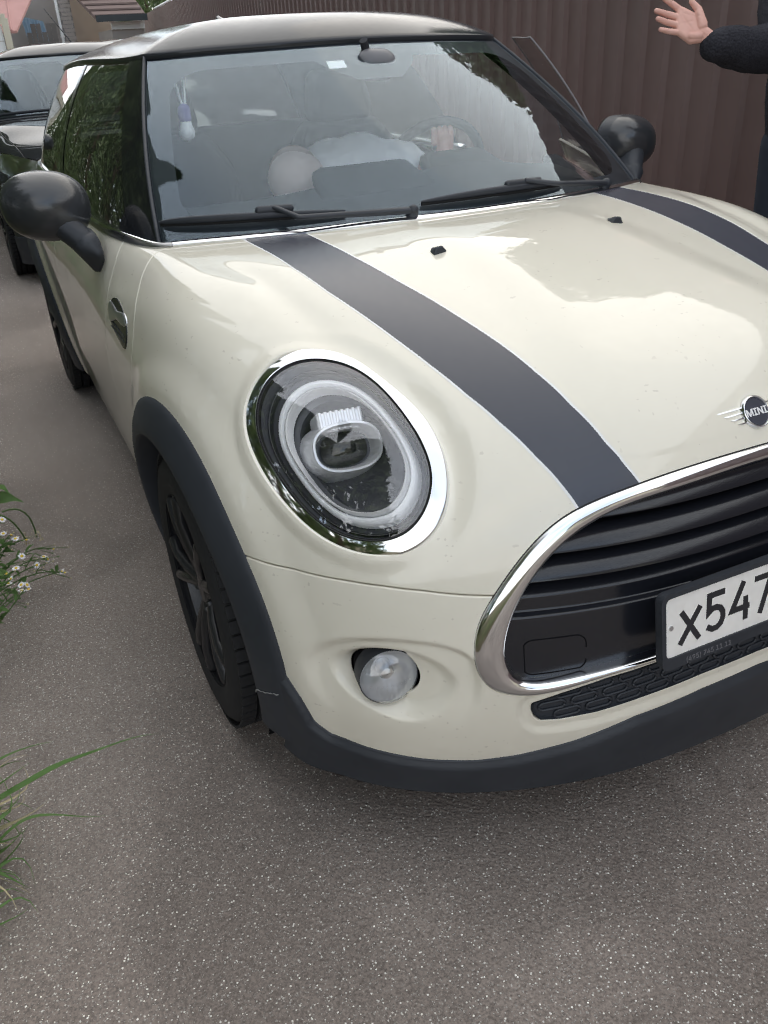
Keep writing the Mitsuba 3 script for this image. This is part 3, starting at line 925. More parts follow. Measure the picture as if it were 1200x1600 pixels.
# ------------------------------------------------------------------ headlamps
def lamp(sgn):
    S = np.array([1, sgn * -1.0, 1])                    # sgn -1: the right lamp as measured
    fl = (lambda m: m) if sgn < 0 else (lambda m: TM(m.vertices * [1, -1, 1], m.faces[:, ::-1]))
    hk = key_of(car + '__headlamp')
    def ring(rows, closed=True):
        return fl(loft(np.array(rows).transpose(1, 0, 2), closed_u=True))
    c0 = RI.mean(0)
    def at(w, h, lag=0.0):                              # w: 1 at the trim's inner edge, 0 at the lamp's axis
        # the farther in, the flatter: pull towards a common plane
        flat = c0 + (RI - c0) - ((RI - c0) @ LN)[:, None] * LN * lag
        return c0 + (flat - c0) * w + LN * h
    nn = LN
    out = RO - c0
    rows = [RO - nn * .014, RO + nn * .0002, RO + nn * .0022 + (RI - RO) * .02, RO + (RI - RO) * .10 + nn * .0034, RO + (RI - RO) * .5 + nn * .0056, RO + (RI - RO) * .92 + nn * .0076, RO + (RI - RO) * .98 + nn * .0072, RI + nn * .0050, RI - nn * .012]
    scene[hk] = mikit.ply(ring(rows), 'm_chrome', smooth=60)
    put(hk + '__seal', ring([at(1.0, .0025), at(.992, .0050), at(.978, .0040), at(.968, -.006)]), 'm_rubber', 50)
    ws = np.linspace(.975, .0, 26)
    put(hk + '__lens', ring([at(w, .003 + .017 * (1 - w * w), .5 * (1 - w)) for w in ws]), 'm_lens', True)
    put(hk + '__bowl', ring([at(.965, -.002), at(.93, -.022, .2), at(.86, -.034, .4), at(.80, -.037, .5), at(.62, -.045, .7), at(.60, -.085, .9), at(.3, -.095, 1), at(.001, -.095, 1)]), 'm_bowl', 40)
    k1 = [at(.925, -.020, .25), at(.915, -.015, .25), at(.90, -.016, .28), at(.885, -.024, .3)]
    put(hk + '__inner_bezel', ring(k1), 'm_slat', 50)
    # light guide: a broad milky ring with a bright wire inside it
    put(hk + '__light_guide', ring([at(.820, -.034, .4), at(.812, -.020, .4), at(.785, -.013, .45), at(.75, -.012, .5), at(.728, -.017, .5), at(.718, -.036, .5)]), 'm_guide', 50)
    put(hk + '__guide_edge', ring([at(.712, -.036, .5), at(.708, -.012, .5), at(.692, -.0085, .5), at(.678, -.012, .55), at(.672, -.036, .55)]), 'm_pin', 50)
    # projector: an oval shroud looking forwards, ribbed block on top
    cx = c0 - LN * .052 + LU * -.020 + LV * .010
    ax = unit([.86, -.10, .50])
    ey = unit(np.cross([0, 0, 1], ax)); ez = np.cross(ax, ey)
    th = np.linspace(0, 2 * np.pi, 72, endpoint=False)
    ov = lambda a, b, h: cx + ax * h + (a * np.sign(np.cos(th)) * np.abs(np.cos(th)) ** .8)[:, None] * ey + (b * np.sign(np.sin(th)) * np.abs(np.sin(th)) ** .8)[:, None] * ez
    put(hk + '__projector_shroud', ring([ov(.070, .052, -.045), ov(.064, .046, .005), ov(.061, .043, .034), ov(.0595, .0415, .040), ov(.056, .038, .0405), ov(.054, .036, .036), ov(.050, .032, .01), ov(.046, .03, -.02)]), 'm_shroud', 50)
    cap = np.linspace(1, 0.0, 8)
    put(hk + '__projector_lens', ring([cx + (ov(.041, .029, 0) - cx) * w + ax * (.004 + .020 * (1 - w * w)) for w in cap]), 'm_black_gloss', True)
    put(hk + '__projector_back', ring([cx + (ov(.05, .033, 0) - cx) * w + ax * -.004 for w in cap]), 'm_bowl', True)
    o = cx + ez * .045 + ax * -.004
    put(hk + '__rib_block', fl(framed(box(-.005, 0, .002, .070, .080, .034, .005), o, ax, ey, ez)), 'm_shroud', 40)
    for i in range(8):
        put(hk + '__rib', fl(framed(box(-.0035, -.0345 + i * .00985, .0030, .071, .0060, .0345, .0022), o, ax, ey, ez)), 'm_shroud', 40)
    bz = [cx + ax * .030 + ez * -.041 + ey * yy for yy in (-.03, 0, .03)]


for s in (-1, 1):
    lamp(s)

# ------------------------------------------------------------------ fog lamps
def fog(sgn):
    fl = (lambda m: m) if sgn < 0 else (lambda m: TM(m.vertices * [1, -1, 1], m.faces[:, ::-1]))
    o = FOGC - FOGN * .010
    ey = unit(np.cross([0, 0, 1], FOGN)); ez = np.cross(FOGN, ey)
    fk = key_of(car + '__fog_lamp')
    up = lambda prof, n=64: fl(framed(lathe(prof, n, 'x'), o, FOGN, ey, ez))
    scene[fk] = mikit.ply(up([(.046, -.028), (.046, -.06), (.001, -.062)]), 'm_void', smooth=40)
    put(fk + '__bezel', up([(.0518, -.03), (.0518, .003), (.0512, .005), (.0505, .004), (.0500, .0)]), 'm_plastic', 40)
    put(fk + '__reflector', up([(.0500, .002), (.045, -.014), (.030, -.030), (.016, -.038), (.001, -.040)]), 'm_fog', True)
    put(fk + '__bulb_cap', up([(.013, -.038), (.013, -.012), (.010, -.007), (.001, -.005)], 24), 'm_silver', 40)
    put(fk + '__lens', up([(.0500, .005), (.047, .011), (.035, .020), (.018, .0245), (.0005, .026)]), 'm_lens', True)
    for i in range(-4, 5):
        y = i * .0085
        L = math.sqrt(max(.040 ** 2 - y * y, 1e-5))
        pts = [o + ey * y + ez * zz + FOGN * (.0235 - 9.0 * (y * y + zz * zz)) for zz in np.linspace(-L, L * .2, 9)]
        put(fk + '__flute', fl(tube(pts, .0016, 6)), 'm_lens', True)


for s in (-1, 1):
    fog(s)

# ------------------------------------------------------------------ number plate, on a tilted frame
PX = .800
pn = unit([.985, 0, .17]); pe = np.array([0, 1.0, 0]); pu = np.cross(pn, pe)
PO = np.array([PX - .006, 0, .503])
pk = car + '__number_plate'
rr = lambda w, h, r: sg.box(-w / 2, -h / 2, w / 2, h / 2).buffer(-r).buffer(r, quad_segs=6)
onp = lambda m, d: framed(m, PO + pn * d, pe, pu, pn)
scene[pk] = mikit.ply(onp(poly_mesh(rr(.520, .110, .012), .0025), 0), 'm_plate', smooth=30)
frame = rr(.533, .134, .014)
from shapely import affinity
frame = affinity.translate(frame, 0, -.006)
put(pk + '__frame', onp(poly_mesh(frame.difference(rr(.516, .106, .010)), .012), -.006), 'm_plastic', 30)
put(pk + '__back', onp(poly_mesh(affinity.scale(frame, .99, .97), .006), -.012), 'm_plastic', 30)
put(pk + '__mount', onp(box(0, .0, -.03, .30, .07, .045), 0), 'm_void', 30)
line = sg.LineString
def st(pts, w=.0098):
    return line(pts).buffer(w / 2, cap_style='flat', join_style='mitre')
glyph = {
    'x': st([(0, 0), (.043, .057)]).union(st([(.004, .057), (.040, 0)])),
    '5': st([(.040, .0655), (.008, .0655), (.0065, .036), (.014, .041), (.022, .042), (.031, .038), (.036, .030), (.0365, .020), (.032, .0105), (.024, .005), (.014, .0045), (.003, .011)], .0100),
    '4': st([(.030, .070), (.005, .023), (.043, .023)]).union(st([(.0345, .042), (.0345, 0)])),
    '7': st([(.000, .0655), (.036, .0655), (.012, 0)]),
}
for g, y0, z0 in (('x', -.2285, -.036), ('5', -.1745, -.034), ('4', -.1235, -.034), ('7', -.0690, -.034)):
    put(pk + '__character', onp(poly_mesh(affinity.translate(glyph[g], y0, z0), .0012), .0024), 'm_ink', 30)
for y in (-.246, .246):
    put(pk + '__screw', onp(trimesh.creation.cylinder(.0042, .003, sections=16, transform=trimesh.transformations.translation_matrix((y, 0, .003))), 0), 'm_silver', 30)
tx = meshkit.text_mesh('(495) 745 11 11', .0088, .0010)
tx.apply_translation((-.2190, -.0690, 0))
put(pk + '__frame__lettering', onp(tx, .0058), 'm_emboss', 30)

# ------------------------------------------------------------------ winged badge on the bonnet's nose
bn = unit([.80, 0, .60]); be = np.array([0, 1.0, 0]); bu = np.cross(bn, be)
BO = np.array([.6745, 0, .7725]) + bn * .0015
onb = lambda m, d=0.0: framed(m, BO + bn * d, be, bu, bn)
bk = car + '__badge'
scene[bk] = mikit.ply(onb(lathe([(.0005, .0040), (.0235, .0038), (.0240, .0)], 64, 'z')), 'm_stripe', smooth=40)
put(bk + '__rim', onb(lathe([(.0238, .0), (.0240, .0048), (.0255, .0062), (.0272, .0052), (.0285, .0)], 72, 'z')), 'm_chrome', 50)
for s in (-1, 1):
    for z0, y1 in ((.0120, .076), (.0035, .065), (-.0050, .0535), (-.0135, .042)):
        y0 = math.sqrt(.0272 ** 2 - z0 ** 2)
        p = sg.Polygon([(s * y0, z0 - .0024), (s * (y1 - .006), z0 - .0024), (s * y1, z0 + .0024), (s * y0, z0 + .0024)])
        m = poly_mesh(p, .0044)
        V = m.vertices.copy(); top = V[:, 2] > .002
        V[:, 1] = np.where(top, z0 + (V[:, 1] - z0) * .45, V[:, 1]); V[:, 2] -= .9 * V[:, 0] ** 2 + .001
        put(bk + '__wing', onb(TM(V, m.faces)), 'm_chrome', 30)
tx = meshkit.text_mesh('MINI', .0118, .0011, bold=True)
tx.apply_scale((1.12, 1, 1)); bx = tx.bounds
tx.apply_translation((-(bx[0, 0] + bx[1, 0]) / 2, -(bx[0, 1] + bx[1, 1]) / 2, .0036))
put(bk + '__lettering', onb(tx), 'm_pin', 30)

# ------------------------------------------------------------------ washer jets
btree = cKDTree(G[300:581, 120:].reshape(-1, 3)); bN = N[300:581, 120:].reshape(-1, 3); bP = G[300:581, 120:].reshape(-1, 3)
for y in (-.235, .215):
    i = btree.query([.030, y, .956])[1]
    p, n = bP[i], bN[i]
    m = Manifold.batch_hull([sph((.020, 0, .0008), .0014, 10), sph((.006, .010, .001), .0016, 10), sph((.006, -.010, .001), .0016, 10), sph((-.014, .013, .001), .0016, 10), sph((-.014, -.013, .001), .0016, 10), sph((-.010, .006, .0095), .0035, 10), sph((-.010, -.006, .0095), .0035, 10)])
    put(car + '__washer_jet', framed(man(m), p, unit(np.cross(np.cross(n, [-1, 0, 0]), n)) * 1.0, np.cross(n, unit(np.cross(np.cross(n, [-1, 0, 0]), n))), n), 'm_plastic', 40)

# ------------------------------------------------------------------ glasshouse: belt to roof edge
R_ = np.array(ROOF, float)
ring_roof = make_interp_spline(S_FULL, full_ring(R_[:, None, :])[:, 0], k=3, axis=0)
def belt(sp):
    return F_BODY(sp)[:, -1], F_BODY(sp)[:, -3]
def glasshouse(s0, s1, ns, nt=50, inset=.012, off=0.0):
    sp = np.linspace(s0, s1, ns)
    b, b2 = belt(sp)
    W = b - b2
    W /= np.linalg.norm(W, axis=1, keepdims=True)
    tang = np.gradient(F_BODY(sp)[:, -1], axis=0); tang /= np.linalg.norm(tang, axis=1, keepdims=True)
    nh = np.cross(tang, W); nh /= np.linalg.norm(nh, axis=1, keepdims=True)
    if nh[len(nh) // 2, 2] < 0: nh = -nh
    b = b + W * inset * .6 - nh * .004
    r = ring_roof(sp)
    t = np.linspace(0, 1, nt)
    out = b * [1, 1, 0]; out = out - np.array([-1.35, 0, 0]); out[:, 0] *= .8
    out /= np.linalg.norm(out, axis=1, keepdims=True)
    P = b[:, None] * (1 - t)[None, :, None] + r[:, None] * t[None, :, None] + out[:, None] * (.030 * 4 * t * (1 - t))[None, :, None]
    n = grid_normals(P)
    c = P[ns // 2, nt // 2] - np.array([-1.4, 0, 1.0])
    if n[ns // 2, nt // 2] @ c < 0: n = -n
    return P + n * off, n, sp, t


def s_at(pt):
    ss = np.linspace(0, S_ST[-1], 2000)
    return ss[np.linalg.norm(F_BODY(ss)[:, -1] - np.array(pt), axis=1).argmin()]


S_W = s_at((-.470, -.690, .946)); S_P = s_at((-.63, -.752, .944)); S_B = s_at((-1.60, -.78, .954)); S_Q = s_at((-2.52, -.755, .963))
def gh_panel(s0, s1, ns, nt, off, fields=None, depth=0.0):
    P, n, sp, t = glasshouse(s0, s1, ns, nt, off=off)
    cols = fields(P, sp, t) if fields else []
    V, F = base_sheet(P, n, None, cols)
    for k in range(len(cols)): V, F = clip(V, F, 6 + k)
    m = TM(V[:, :3], F)
    return cat(m, skirt(V, F, depth)) if depth else m


put(car + '__windscreen', gh_panel(-S_W + .002, S_W - .002, 160, 50, 0), 'm_screen', True)
def frit_field(P, sp, t):
    yy = P[..., 1]
    hw = np.abs(P[0, :, 1])
    zz = np.broadcast_to(t * .62, yy.shape)
    cx, hx, cz, hz, r = 0, (hw - .052)[None], (.055 + .555) / 2, (.555 - .055) / 2, .09
    qx, qz = np.abs(yy) - hx + r, np.abs(zz - cz) - hz + r
    d = np.hypot(np.maximum(qx, 0), np.maximum(qz, 0)) + np.minimum(np.maximum(qx, qz), 0) - r
    mount = np.maximum(np.abs(yy) - (.045 + .10 * sst(.44, .56, zz)), .475 - zz)
    return [-(-np.minimum(d * -1, 9)) * -1 if False else np.maximum(d, -mount)]
put(car + '__windscreen__frit', gh_panel(-S_W + .002, S_W - .002, 220, 80, -.004, frit_field), 'm_frit', True)
for sgn in (-1, 1):
    f = (lambda m: m) if sgn < 0 else (lambda m: TM(m.vertices * [1, -1, 1], m.faces[:, ::-1]))
    put(car + '__windscreen_pillar', f(gh_panel(S_W + .006, S_P - .004, 30, 50, .004, None, .02)), 'm_black_gloss', True)
    P, n, sp, t = glasshouse(S_W - .01, S_W + .02, 31, 40)
    put(car + '__pillar_gutter', f(tube(P[14] + n[14] * .004, .0052, 8)), 'm_plastic', True)
    P, n, sp, t = glasshouse(S_P - .01, S_P + .02, 31, 40)
    if sgn < 0:
        put(car + '__side_window', f(gh_panel(S_P + .002, S_B - .02, 60, 40, 0)), 'm_tint', True)
        put(car + '__side_window__rear_seal', f(gh_panel(S_B - .05, S_B + .03, 10, 40, .002)), 'm_black_gloss', True)
    put(car + '__quarter_window', f(gh_panel(S_B + .03, S_Q, 60, 40, 0)), 'm_tint', True)
S_R = s_at((-2.80, -.56, .965))
for sgn in (-1, 1):
    f = (lambda m: m) if sgn < 0 else (lambda m: TM(m.vertices * [1, -1, 1], m.faces[:, ::-1]))
    put(car + '__rear_pillar', f(gh_panel(S_Q + .004, S_R, 30, 40, .002, None, .02)), 'm_plastic', True)
P, n, sp, t = glasshouse(S_R, S_ST[-1], 40, 40)
rear = np.concatenate([P, P[::-1][1:] * [1, -1, 1]])
put(car + '__rear_window', loft(rear), 'm_tint', True)

# bright strip along the belt, in pieces
def strip(s0, s1, n, prof):
    sp = np.linspace(s0, s1, n)
    b, b2 = belt(sp)
    W = b - b2; W /= np.linalg.norm(W, axis=1, keepdims=True)
    tg = np.gradient(b, axis=0); tg /= np.linalg.norm(tg, axis=1, keepdims=True)
    nh = np.cross(tg, W); nh /= np.linalg.norm(nh, axis=1, keepdims=True)
    nh *= np.sign(nh[:, 2:3] + 1e-9) if abs(nh[n // 2, 2]) > .3 else np.sign((nh * (b - np.array([-1.4, 0, .9]))).sum(1, keepdims=True))
    return loft(np.stack([b + W * w + nh * h for w, h in prof], 1))
S_G = s_at((-.445, -.668, .9485))
PRO = [(-.010, .0), (-.0105, .004), (-.006, .0072), (.002, .0090)], [(.002, .0093), (.006, .0100), (.0105, .0085), (.012, .004), (.012, -.010)]
for s0, s1, n in ((-S_G + .003, S_G - .003, 160),):
    put(car + '__belt_strip', strip(s0, s1, n, PRO[0]), 'm_chrome', 40)
    put(car + '__belt_strip__bright_edge', strip(s0, s1, n, PRO[1]), 'm_chrome', 40)
for sgn in (-1, 1):
    for a, b_, n in ((S_G + .003, S_P - .003, 30), (S_P + .003, S_Q, 120), (S_Q, S_ST[-1], 60)):
        f = (lambda m: m) if sgn < 0 else (lambda m: TM(m.vertices * [1, -1, 1], m.faces[:, ::-1]))
        if sgn > 0 and a == S_P + .003:
            a = S_B
        mat1, mat2 = ('m_satin', 'm_chrome') if not (sgn > 0 and a == S_G + .003) else ('m_rubber', 'm_rubber')
        k = put(car + '__belt_strip', f(strip(a, b_, n, PRO[0])), mat1, 40)
        put(k + '__bright_edge', f(strip(a, b_, n, PRO[1])), mat2, 40)

# roof skin
sp = np.linspace(-S_ST[-1], S_ST[-1], 260)
rr_ = ring_roof(sp)
out = rr_ * [1, 1, 0] - np.array([-1.75, 0, 0]); out /= np.linalg.norm(out, axis=1, keepdims=True)
zc = 1.430
cx = -1.78 + .50 * np.tanh((rr_[:, 0] + 1.78) / .7)
cen = np.stack([cx, 0 * cx, zc - .06 * ((cx + 1.45) / 1.2) ** 2], 1)
rows = [rr_ - out * .012 + [0, 0, -.010], rr_ + out * .006 + [0, 0, -.013], rr_ + out * .012 + [0, 0, -.007], rr_ + out * .012 + [0, 0, .003]]
edge = rr_ + out * .010 + [0, 0, .008]
for v in np.linspace(1, 0, 40):
    xy = cen * (1 - v) + edge * v
    xy[:, 2] = edge[:, 2] + (cen[:, 2] - edge[:, 2]) * (1 - v ** 3.4)
    rows.append(xy)
rows_keep = list(rows)
put(car + '__roof', loft(np.array(rows).transpose(1, 0, 2)), 'm_roof', 50)
put(car + '__roof__headliner', loft(np.array([r - [0, 0, .03] for r in rows[5:]]).transpose(1, 0, 2)), 'm_liner', 50)
sf = np.linspace(-S_W, S_W, 120)
put(car + '__roof__front_seal', tube(ring_roof(sf) + [.004, 0, -.006], .007, 8), 'm_rubber', True)
put(car + '__roof__aerial', man(Manifold.batch_hull([sph((-2.05, 0, 1.415), .022, 12), sph((-2.16, 0, 1.41), .026, 12), sph((-2.17, 0, 1.455), .010, 12)])), 'm_black_gloss', 40)

# ------------------------------------------------------------------ door mirrors
def mirror(sgn, c, yaw, base):
    f = np.array([1, -sgn, 1.0])
    u, v = np.meshgrid(np.linspace(0, 2 * np.pi, 64, endpoint=False), np.linspace(0, 1, 26), indexing='ij')
    e = 2.25
    ang = v * np.pi * .5
    rad, hx = np.sin(ang) ** .92, np.cos(ang)
    cu, su = np.cos(u), np.sin(u)
    yy = .106 * rad * np.sign(cu) * np.abs(cu) ** (2 / e)
    zz = .083 * rad * np.sign(su) * np.abs(su) ** (2 / e)
    xx = .092 * hx - .020
    P = np.stack([xx, yy, zz - .006 * (yy / .1)], -1)
    back = P[:, -1:] * np.linspace(1, .97, 2)[None, :, None] + np.array([-.045, 0, 0]) * np.linspace(0, 1, 2)[None, :, None]
    R = trimesh.transformations.rotation_matrix(yaw, (0, 0, 1))
    R[:3, 3] = c
    mk = key_of(car + '__door_mirror')
    def go(m):
        m = m.copy(); m.apply_transform(R); return m
    scene[mk] = mikit.ply(go(loft(P, closed_u=True)), 'm_mirror_cap', smooth=True)
    put(mk + '__shell_rear', go(loft(np.concatenate([P[:, -1:] * [1, 1.003, 1.003], back], 1), closed_u=True)), 'm_plastic', 40)
    g = P[:, -1] * .95 + np.array([-.050, 0, 0])
    put(mk + '__glass', go(TM(np.vstack([g, g.mean(0)]), [[i, (i + 1) % 64, 64] for i in range(64)])), 'm_chrome', False)
    c = np.array(c, float); b = np.array(base, float)
    a0 = c + (b - c) * .30 + [-.012, 0, 0]; mid_ = c + (b - c) * .80
    put(mk + '__stem', man(Manifold.batch_hull([sph(a0 + [-.035, 0, .0], .036, 16), sph(a0 + [.03, 0, .0], .036, 16), sph(mid_ + [-.034, 0, -.002], .033, 16), sph(mid_ + [.030, 0, .0], .029, 16)])), 'm_plastic', 40)
    put(mk + '__stem_foot', man(Manifold.batch_hull([sph(mid_ + [-.034, 0, 0], .0360, 16), sph(mid_ + [.032, 0, 0], .0320, 16), sph(b + [-.050, 0, -.006], .020, 16), sph(b + [.045, 0, .004], .014, 16), sph(b + [0, 0, -.034], .018, 16), sph(b + [.01, 0, .022], .016, 16)])), 'm_plastic', 40)


mirror(-1, (-.775, -.905, 1.018), -.22, (-.735, -.812, .906))
mirror(1, (-.800, .945, 1.011), .30, (-.715, .865, .912))

# ------------------------------------------------------------------ wipers lying on the screen
Pw, nw, spw, tw = glasshouse(-S_W, S_W, 200, 60)
def on_screen(a, v, lift):
    i, j = (a + 1) / 2 * 199, v * 59
    i0, j0 = int(min(max(i, 0), 198)), int(min(max(j, 0), 58))
    fi, fj = i - i0, j - j0
    p = (Pw[i0, j0] * (1 - fi) + Pw[i0 + 1, j0] * fi) * (1 - fj) + (Pw[i0, j0 + 1] * (1 - fi) + Pw[i0 + 1, j0 + 1] * fi) * fj
    return p + nw[i0, j0] * lift
def wiper(b0, b1, joint, base, knee):
    wk = key_of(car + '__wiper')
    L = np.linspace(0, 1, 18)
    pts = [on_screen(b0[0] + (b1[0] - b0[0]) * t, b0[1] + (b1[1] - b0[1]) * t, .006) for t in L]
    scene[wk] = mikit.ply(tube(np.array(pts), .0028, 6, flat=2.0), 'm_rubber', smooth=True)
    pts = [on_screen(b0[0] + (b1[0] - b0[0]) * t, b0[1] + (b1[1] - b0[1]) * t, .013 + .007 * math.sin(math.pi * t)) for t in L]
    put(wk + '__spoiler', tube(np.array(pts), .0068 * np.sqrt(np.clip(np.sin(np.pi * (L * .94 + .03)), .05, 1)), 8, flat=1.25), 'm_plastic', True)
    arm = [on_screen(*joint, .030), on_screen(*knee, .040), on_screen(*base, .024)]
    arm = np.array([arm[0] * (1 - t) + arm[1] * t for t in np.linspace(0, 1, 5)] + [arm[1] * (1 - t) + arm[2] * t for t in np.linspace(0, 1, 12)[1:]])
    put(wk + '__arm', tube(arm, np.linspace(.0070, .0105, len(arm)), 8, flat=.8), 'm_plastic', True)
    put(wk + '__joint', man(Manifold.batch_hull([sph(on_screen(joint[0] - .04, joint[1], .022), .009, 10), sph(on_screen(joint[0] + .04, joint[1], .024), .010, 10)])), 'm_plastic', 40)
    put(wk + '__pivot', man(Manifold.batch_hull([sph(on_screen(*base, .004), .015, 14), sph(on_screen(*base, .024), .013, 14)])), 'm_plastic', 40)


wiper((.94, .105), (.252, .068), (.421, .095), (.117, .018), (.377, .020))
wiper((.085, .070), (-.269, .067), (-.14, .082), (-.43, .010), (-.21, .026))

# ------------------------------------------------------------------ turn lamp on the side scuttle
for sgn in (-1, 1):
    f = (lambda m: m) if sgn < 0 else (lambda m: TM(m.vertices * [1, -1, 1], m.faces[:, ::-1]))
    def on_side(pts, lift):
        pts = np.asarray(pts)
        y = np.array([float(side_y(x, z)) for x, z in pts])
        return np.stack([pts[:, 0], -(y + lift), pts[:, 1]], 1)
    outline = np.array([(-.585, .800), (-.40, .810), (-.375, .795), (-.382, .750), (-.44, .745), (-.56, .768), (-.592, .785)])
    tck, _ = splprep(np.vstack([outline, outline[:1]]).T, s=.00002, per=True)
    ol = np.array(splev(np.linspace(0, 1, 60, endpoint=False), tck)).T
    c = ol.mean(0)
    k = put(car + '__turn_lamp', f(loft(np.stack([on_side(ol, -.003), on_side(ol, .0015), on_side(c + (ol - c) * .95, .003), on_side(c + (ol - c) * .001, .0025)], 1), closed_u=True)), 'm_slat', 40)
    top = np.array([(-.585, .804), (-.50, .811), (-.41, .818), (-.383, .812), (-.380, .800), (-.42, .794), (-.50, .787), (-.58, .782)])
    tck, _ = splprep(np.vstack([top, top[:1]]).T, s=.00001, per=True)
    ol = np.array(splev(np.linspace(0, 1, 50, endpoint=False), tck)).T
    c = ol.mean(0)
    put(k + '__bezel', f(loft(np.stack([on_side(ol, .0), on_side(ol, .0045), on_side(c + (ol - c) * .88, .0065), on_side(c + (ol - c) * .001, .0065)], 1), closed_u=True)), 'm_silver', 40)
    for dz in (-.012, -.024):
        put(k + '__bar', f(tube(on_side([(-.55 + .02 * i, .786 + dz - .0002 * i) for i in range(9)], .0035), .0014, 6)), 'm_plastic', True)

# ------------------------------------------------------------------ driver's door, ajar (left side)
HINGE = np.array([-.60, .82])
TH = math.radians(25)
def swing(m):
    m = m.copy()
    V = m.vertices
    x, y = V[:, 0] - HINGE[0], V[:, 1] - HINGE[1]
    m.vertices = np.stack([HINGE[0] + x * math.cos(TH) + y * math.sin(TH), HINGE[1] - x * math.sin(TH) + y * math.cos(TH), V[:, 2]], 1)
    return m
dk = key_of(car + '__door')
scene[dk] = mikit.ply(swing(door_left_skin), 'm_paint', smooth=True)
put(dk + '__inner_trim', swing(box(-1.15, .735, .57, .94, .07, .66, .02)), 'm_seat', 40)
gl = gh_panel(S_P + .010, S_B - .012, 60, 40, 0)
put(dk + '__window', swing(TM(gl.vertices * [1, -1, 1], gl.faces[:, ::-1])), 'm_tint', True)
P, n, sp, t = glasshouse(S_P + .010, S_B - .012, 60, 40)
P = P * [1, -1, 1]
edge = np.concatenate([P[0, :], P[1:, -1], P[-1, ::-1][1:]])
put(dk + '__window_edge', swing(tube(edge, .0028, 6)), 'm_emboss', True)
tri = [P[0, 0], P[0, 9], P[8, 0]]
put(dk + '__mirror_sail', swing(man(Manifold.batch_hull([sph(p, .007, 8) for p in tri]))), 'm_mirror_cap', 40)

# ------------------------------------------------------------------ cabin
def seat(x, y):
    sk = key_of(car + '__seat')
    scene[sk] = mikit.ply(soft(Manifold.batch_hull([sph((x + a, y + b, z), .07, 16) for a, b, z in ((.30, -.19, .52), (.30, .19, .52), (-.18, -.19, .46), (-.18, .19, .46))]), .05, 4), 'm_seat', smooth=True)
    put(sk + '__backrest', soft(Manifold.batch_hull([sph((x + a, y + b, z), .065, 16) for a, b, z in ((-.26, -.20, .50), (-.26, .20, .50), (-.42, -.19, .93), (-.42, .19, .93), (-.45, -.13, 1.02), (-.45, .13, 1.02))]), .05, 4), 'm_seat', True)
    put(sk + '__headrest', soft(Manifold.batch_hull([sph((x + a, y + b, z), .045, 14) for a, b, z in ((-.45, -.10, 1.11), (-.45, .10, 1.11), (-.47, -.08, 1.22), (-.47, .08, 1.22))]), .04, 3), 'm_seat', True)
    for s in (-.05, .05):
        put(sk + '__headrest_rod', tube([(x - .44, y + s, .98), (x - .45, y + s, 1.12)], .006, 8), 'm_silver', True)
seat(-1.42, -.36); seat(-1.42, .36)
bench = soft(Manifold.batch_hull([sph((a, b, z), .07, 14) for b in (-.50, .50) for a, z in ((-2.15, .55), (-2.42, .52), (-2.58, .98))]), .06, 4)
put(car + '__rear_bench', bench, 'm_seat', True)
dash = [Manifold.batch_hull([sph((x, y, z), r, 16) for y in (-.62, .62)]) for x, z, r in ()]
yy = np.linspace(-.68, .68, 41)
rows = []
for y in yy:
    h = .018 * math.exp(-((y - .36) / .20) ** 2) + .012 * math.exp(-(y / .22) ** 2)
    e = .10 * (abs(y) / .68) ** 2.2
    rows.append([(-.44 - e * 1.6, y, .905), (-.56 - e, y, .935), (-.70 - e * .6, y, .955 + h), (-.84 - e * .3, y, .965 + 2 * h), (-.90 - e * .2, y, .955 + 2 * h), (-.93, y, .90 + h), (-.93, y, .70), (-.86, y, .50), (-.75, y, .35)])
dash_mesh = loft(rows)
put(car + '__dashboard', dash_mesh, 'm_dash', 50)
put(car + '__dashboard__instrument_hood', soft(Manifold.batch_hull([sph((-.84, .24, .955), .03, 12), sph((-.84, .48, .955), .03, 12), sph((-.95, .27, 1.0), .03, 12), sph((-.95, .45, 1.0), .03, 12)]), .03, 4), 'm_dash', True)
put(car + '__dashboard__centre_hood', soft(Manifold.batch_hull([sph((-.72, .0 + s * .16, .945), .03, 12) for s in (-1, 1)] + [sph((-.86, s * .13, 1.0), .03, 12) for s in (-1, 1)]), .03, 4), 'm_dash', True)
wc, wax = np.array([-1.10, .36, .94]), unit([-.90, 0, .42])
e1 = np.array([0, 1.0, 0]); e2 = np.cross(wax, e1)
th = np.linspace(0, 2 * np.pi, 64, endpoint=False)
wk = car + '__steering_wheel'
scene[wk] = mikit.ply(tube(wc + .185 * (np.cos(th)[:, None] * e1 + np.sin(th)[:, None] * e2), .016, 10, True, up=wax), 'm_seat', smooth=True)
put(wk + '__hub', man(Manifold.batch_hull([sph(wc + e1 * a + e2 * b, .03, 12) for a, b in ((-.06, .03), (.06, .03), (-.05, -.06), (.05, -.06))])), 'm_dash', True)
for a in (math.pi * 1.5, 0, math.pi):
    d = math.cos(a) * e1 + math.sin(a) * e2
    put(wk + '__spoke', tube([wc + d * .05, wc + d * .18], .014, 8, flat=1), 'm_silver', True)
rk = car + '__rear_view_mirror'
scene[rk] = mikit.ply(man(Manifold.batch_hull([sph((-.795, .012, 1.285), .040, 20), sph((-.795, .052, 1.283), .040, 20), sph((-.83, .03, 1.285), .036, 14)])), 'm_emboss', smooth=40)
put(rk + '__stem', tube([(-.82, .02, 1.30), (-.80, .0, 1.345)], .012, 8), 'm_seat', True)
put(car + '__cabin_floor', box(-1.6, 0, .33, 2.2, 1.45, .03), 'm_seat', False)
q = on_screen(.098, .838, -.002); q2 = on_screen(.058, .838, -.002); q3 = on_screen(.096, .884, -.002)
put(car + '__windscreen__sticker', TM([q, q2, q2 + (q3 - q), q3], [[0, 1, 2, 3]]), 'm_blue' if False else 'm_white', False)
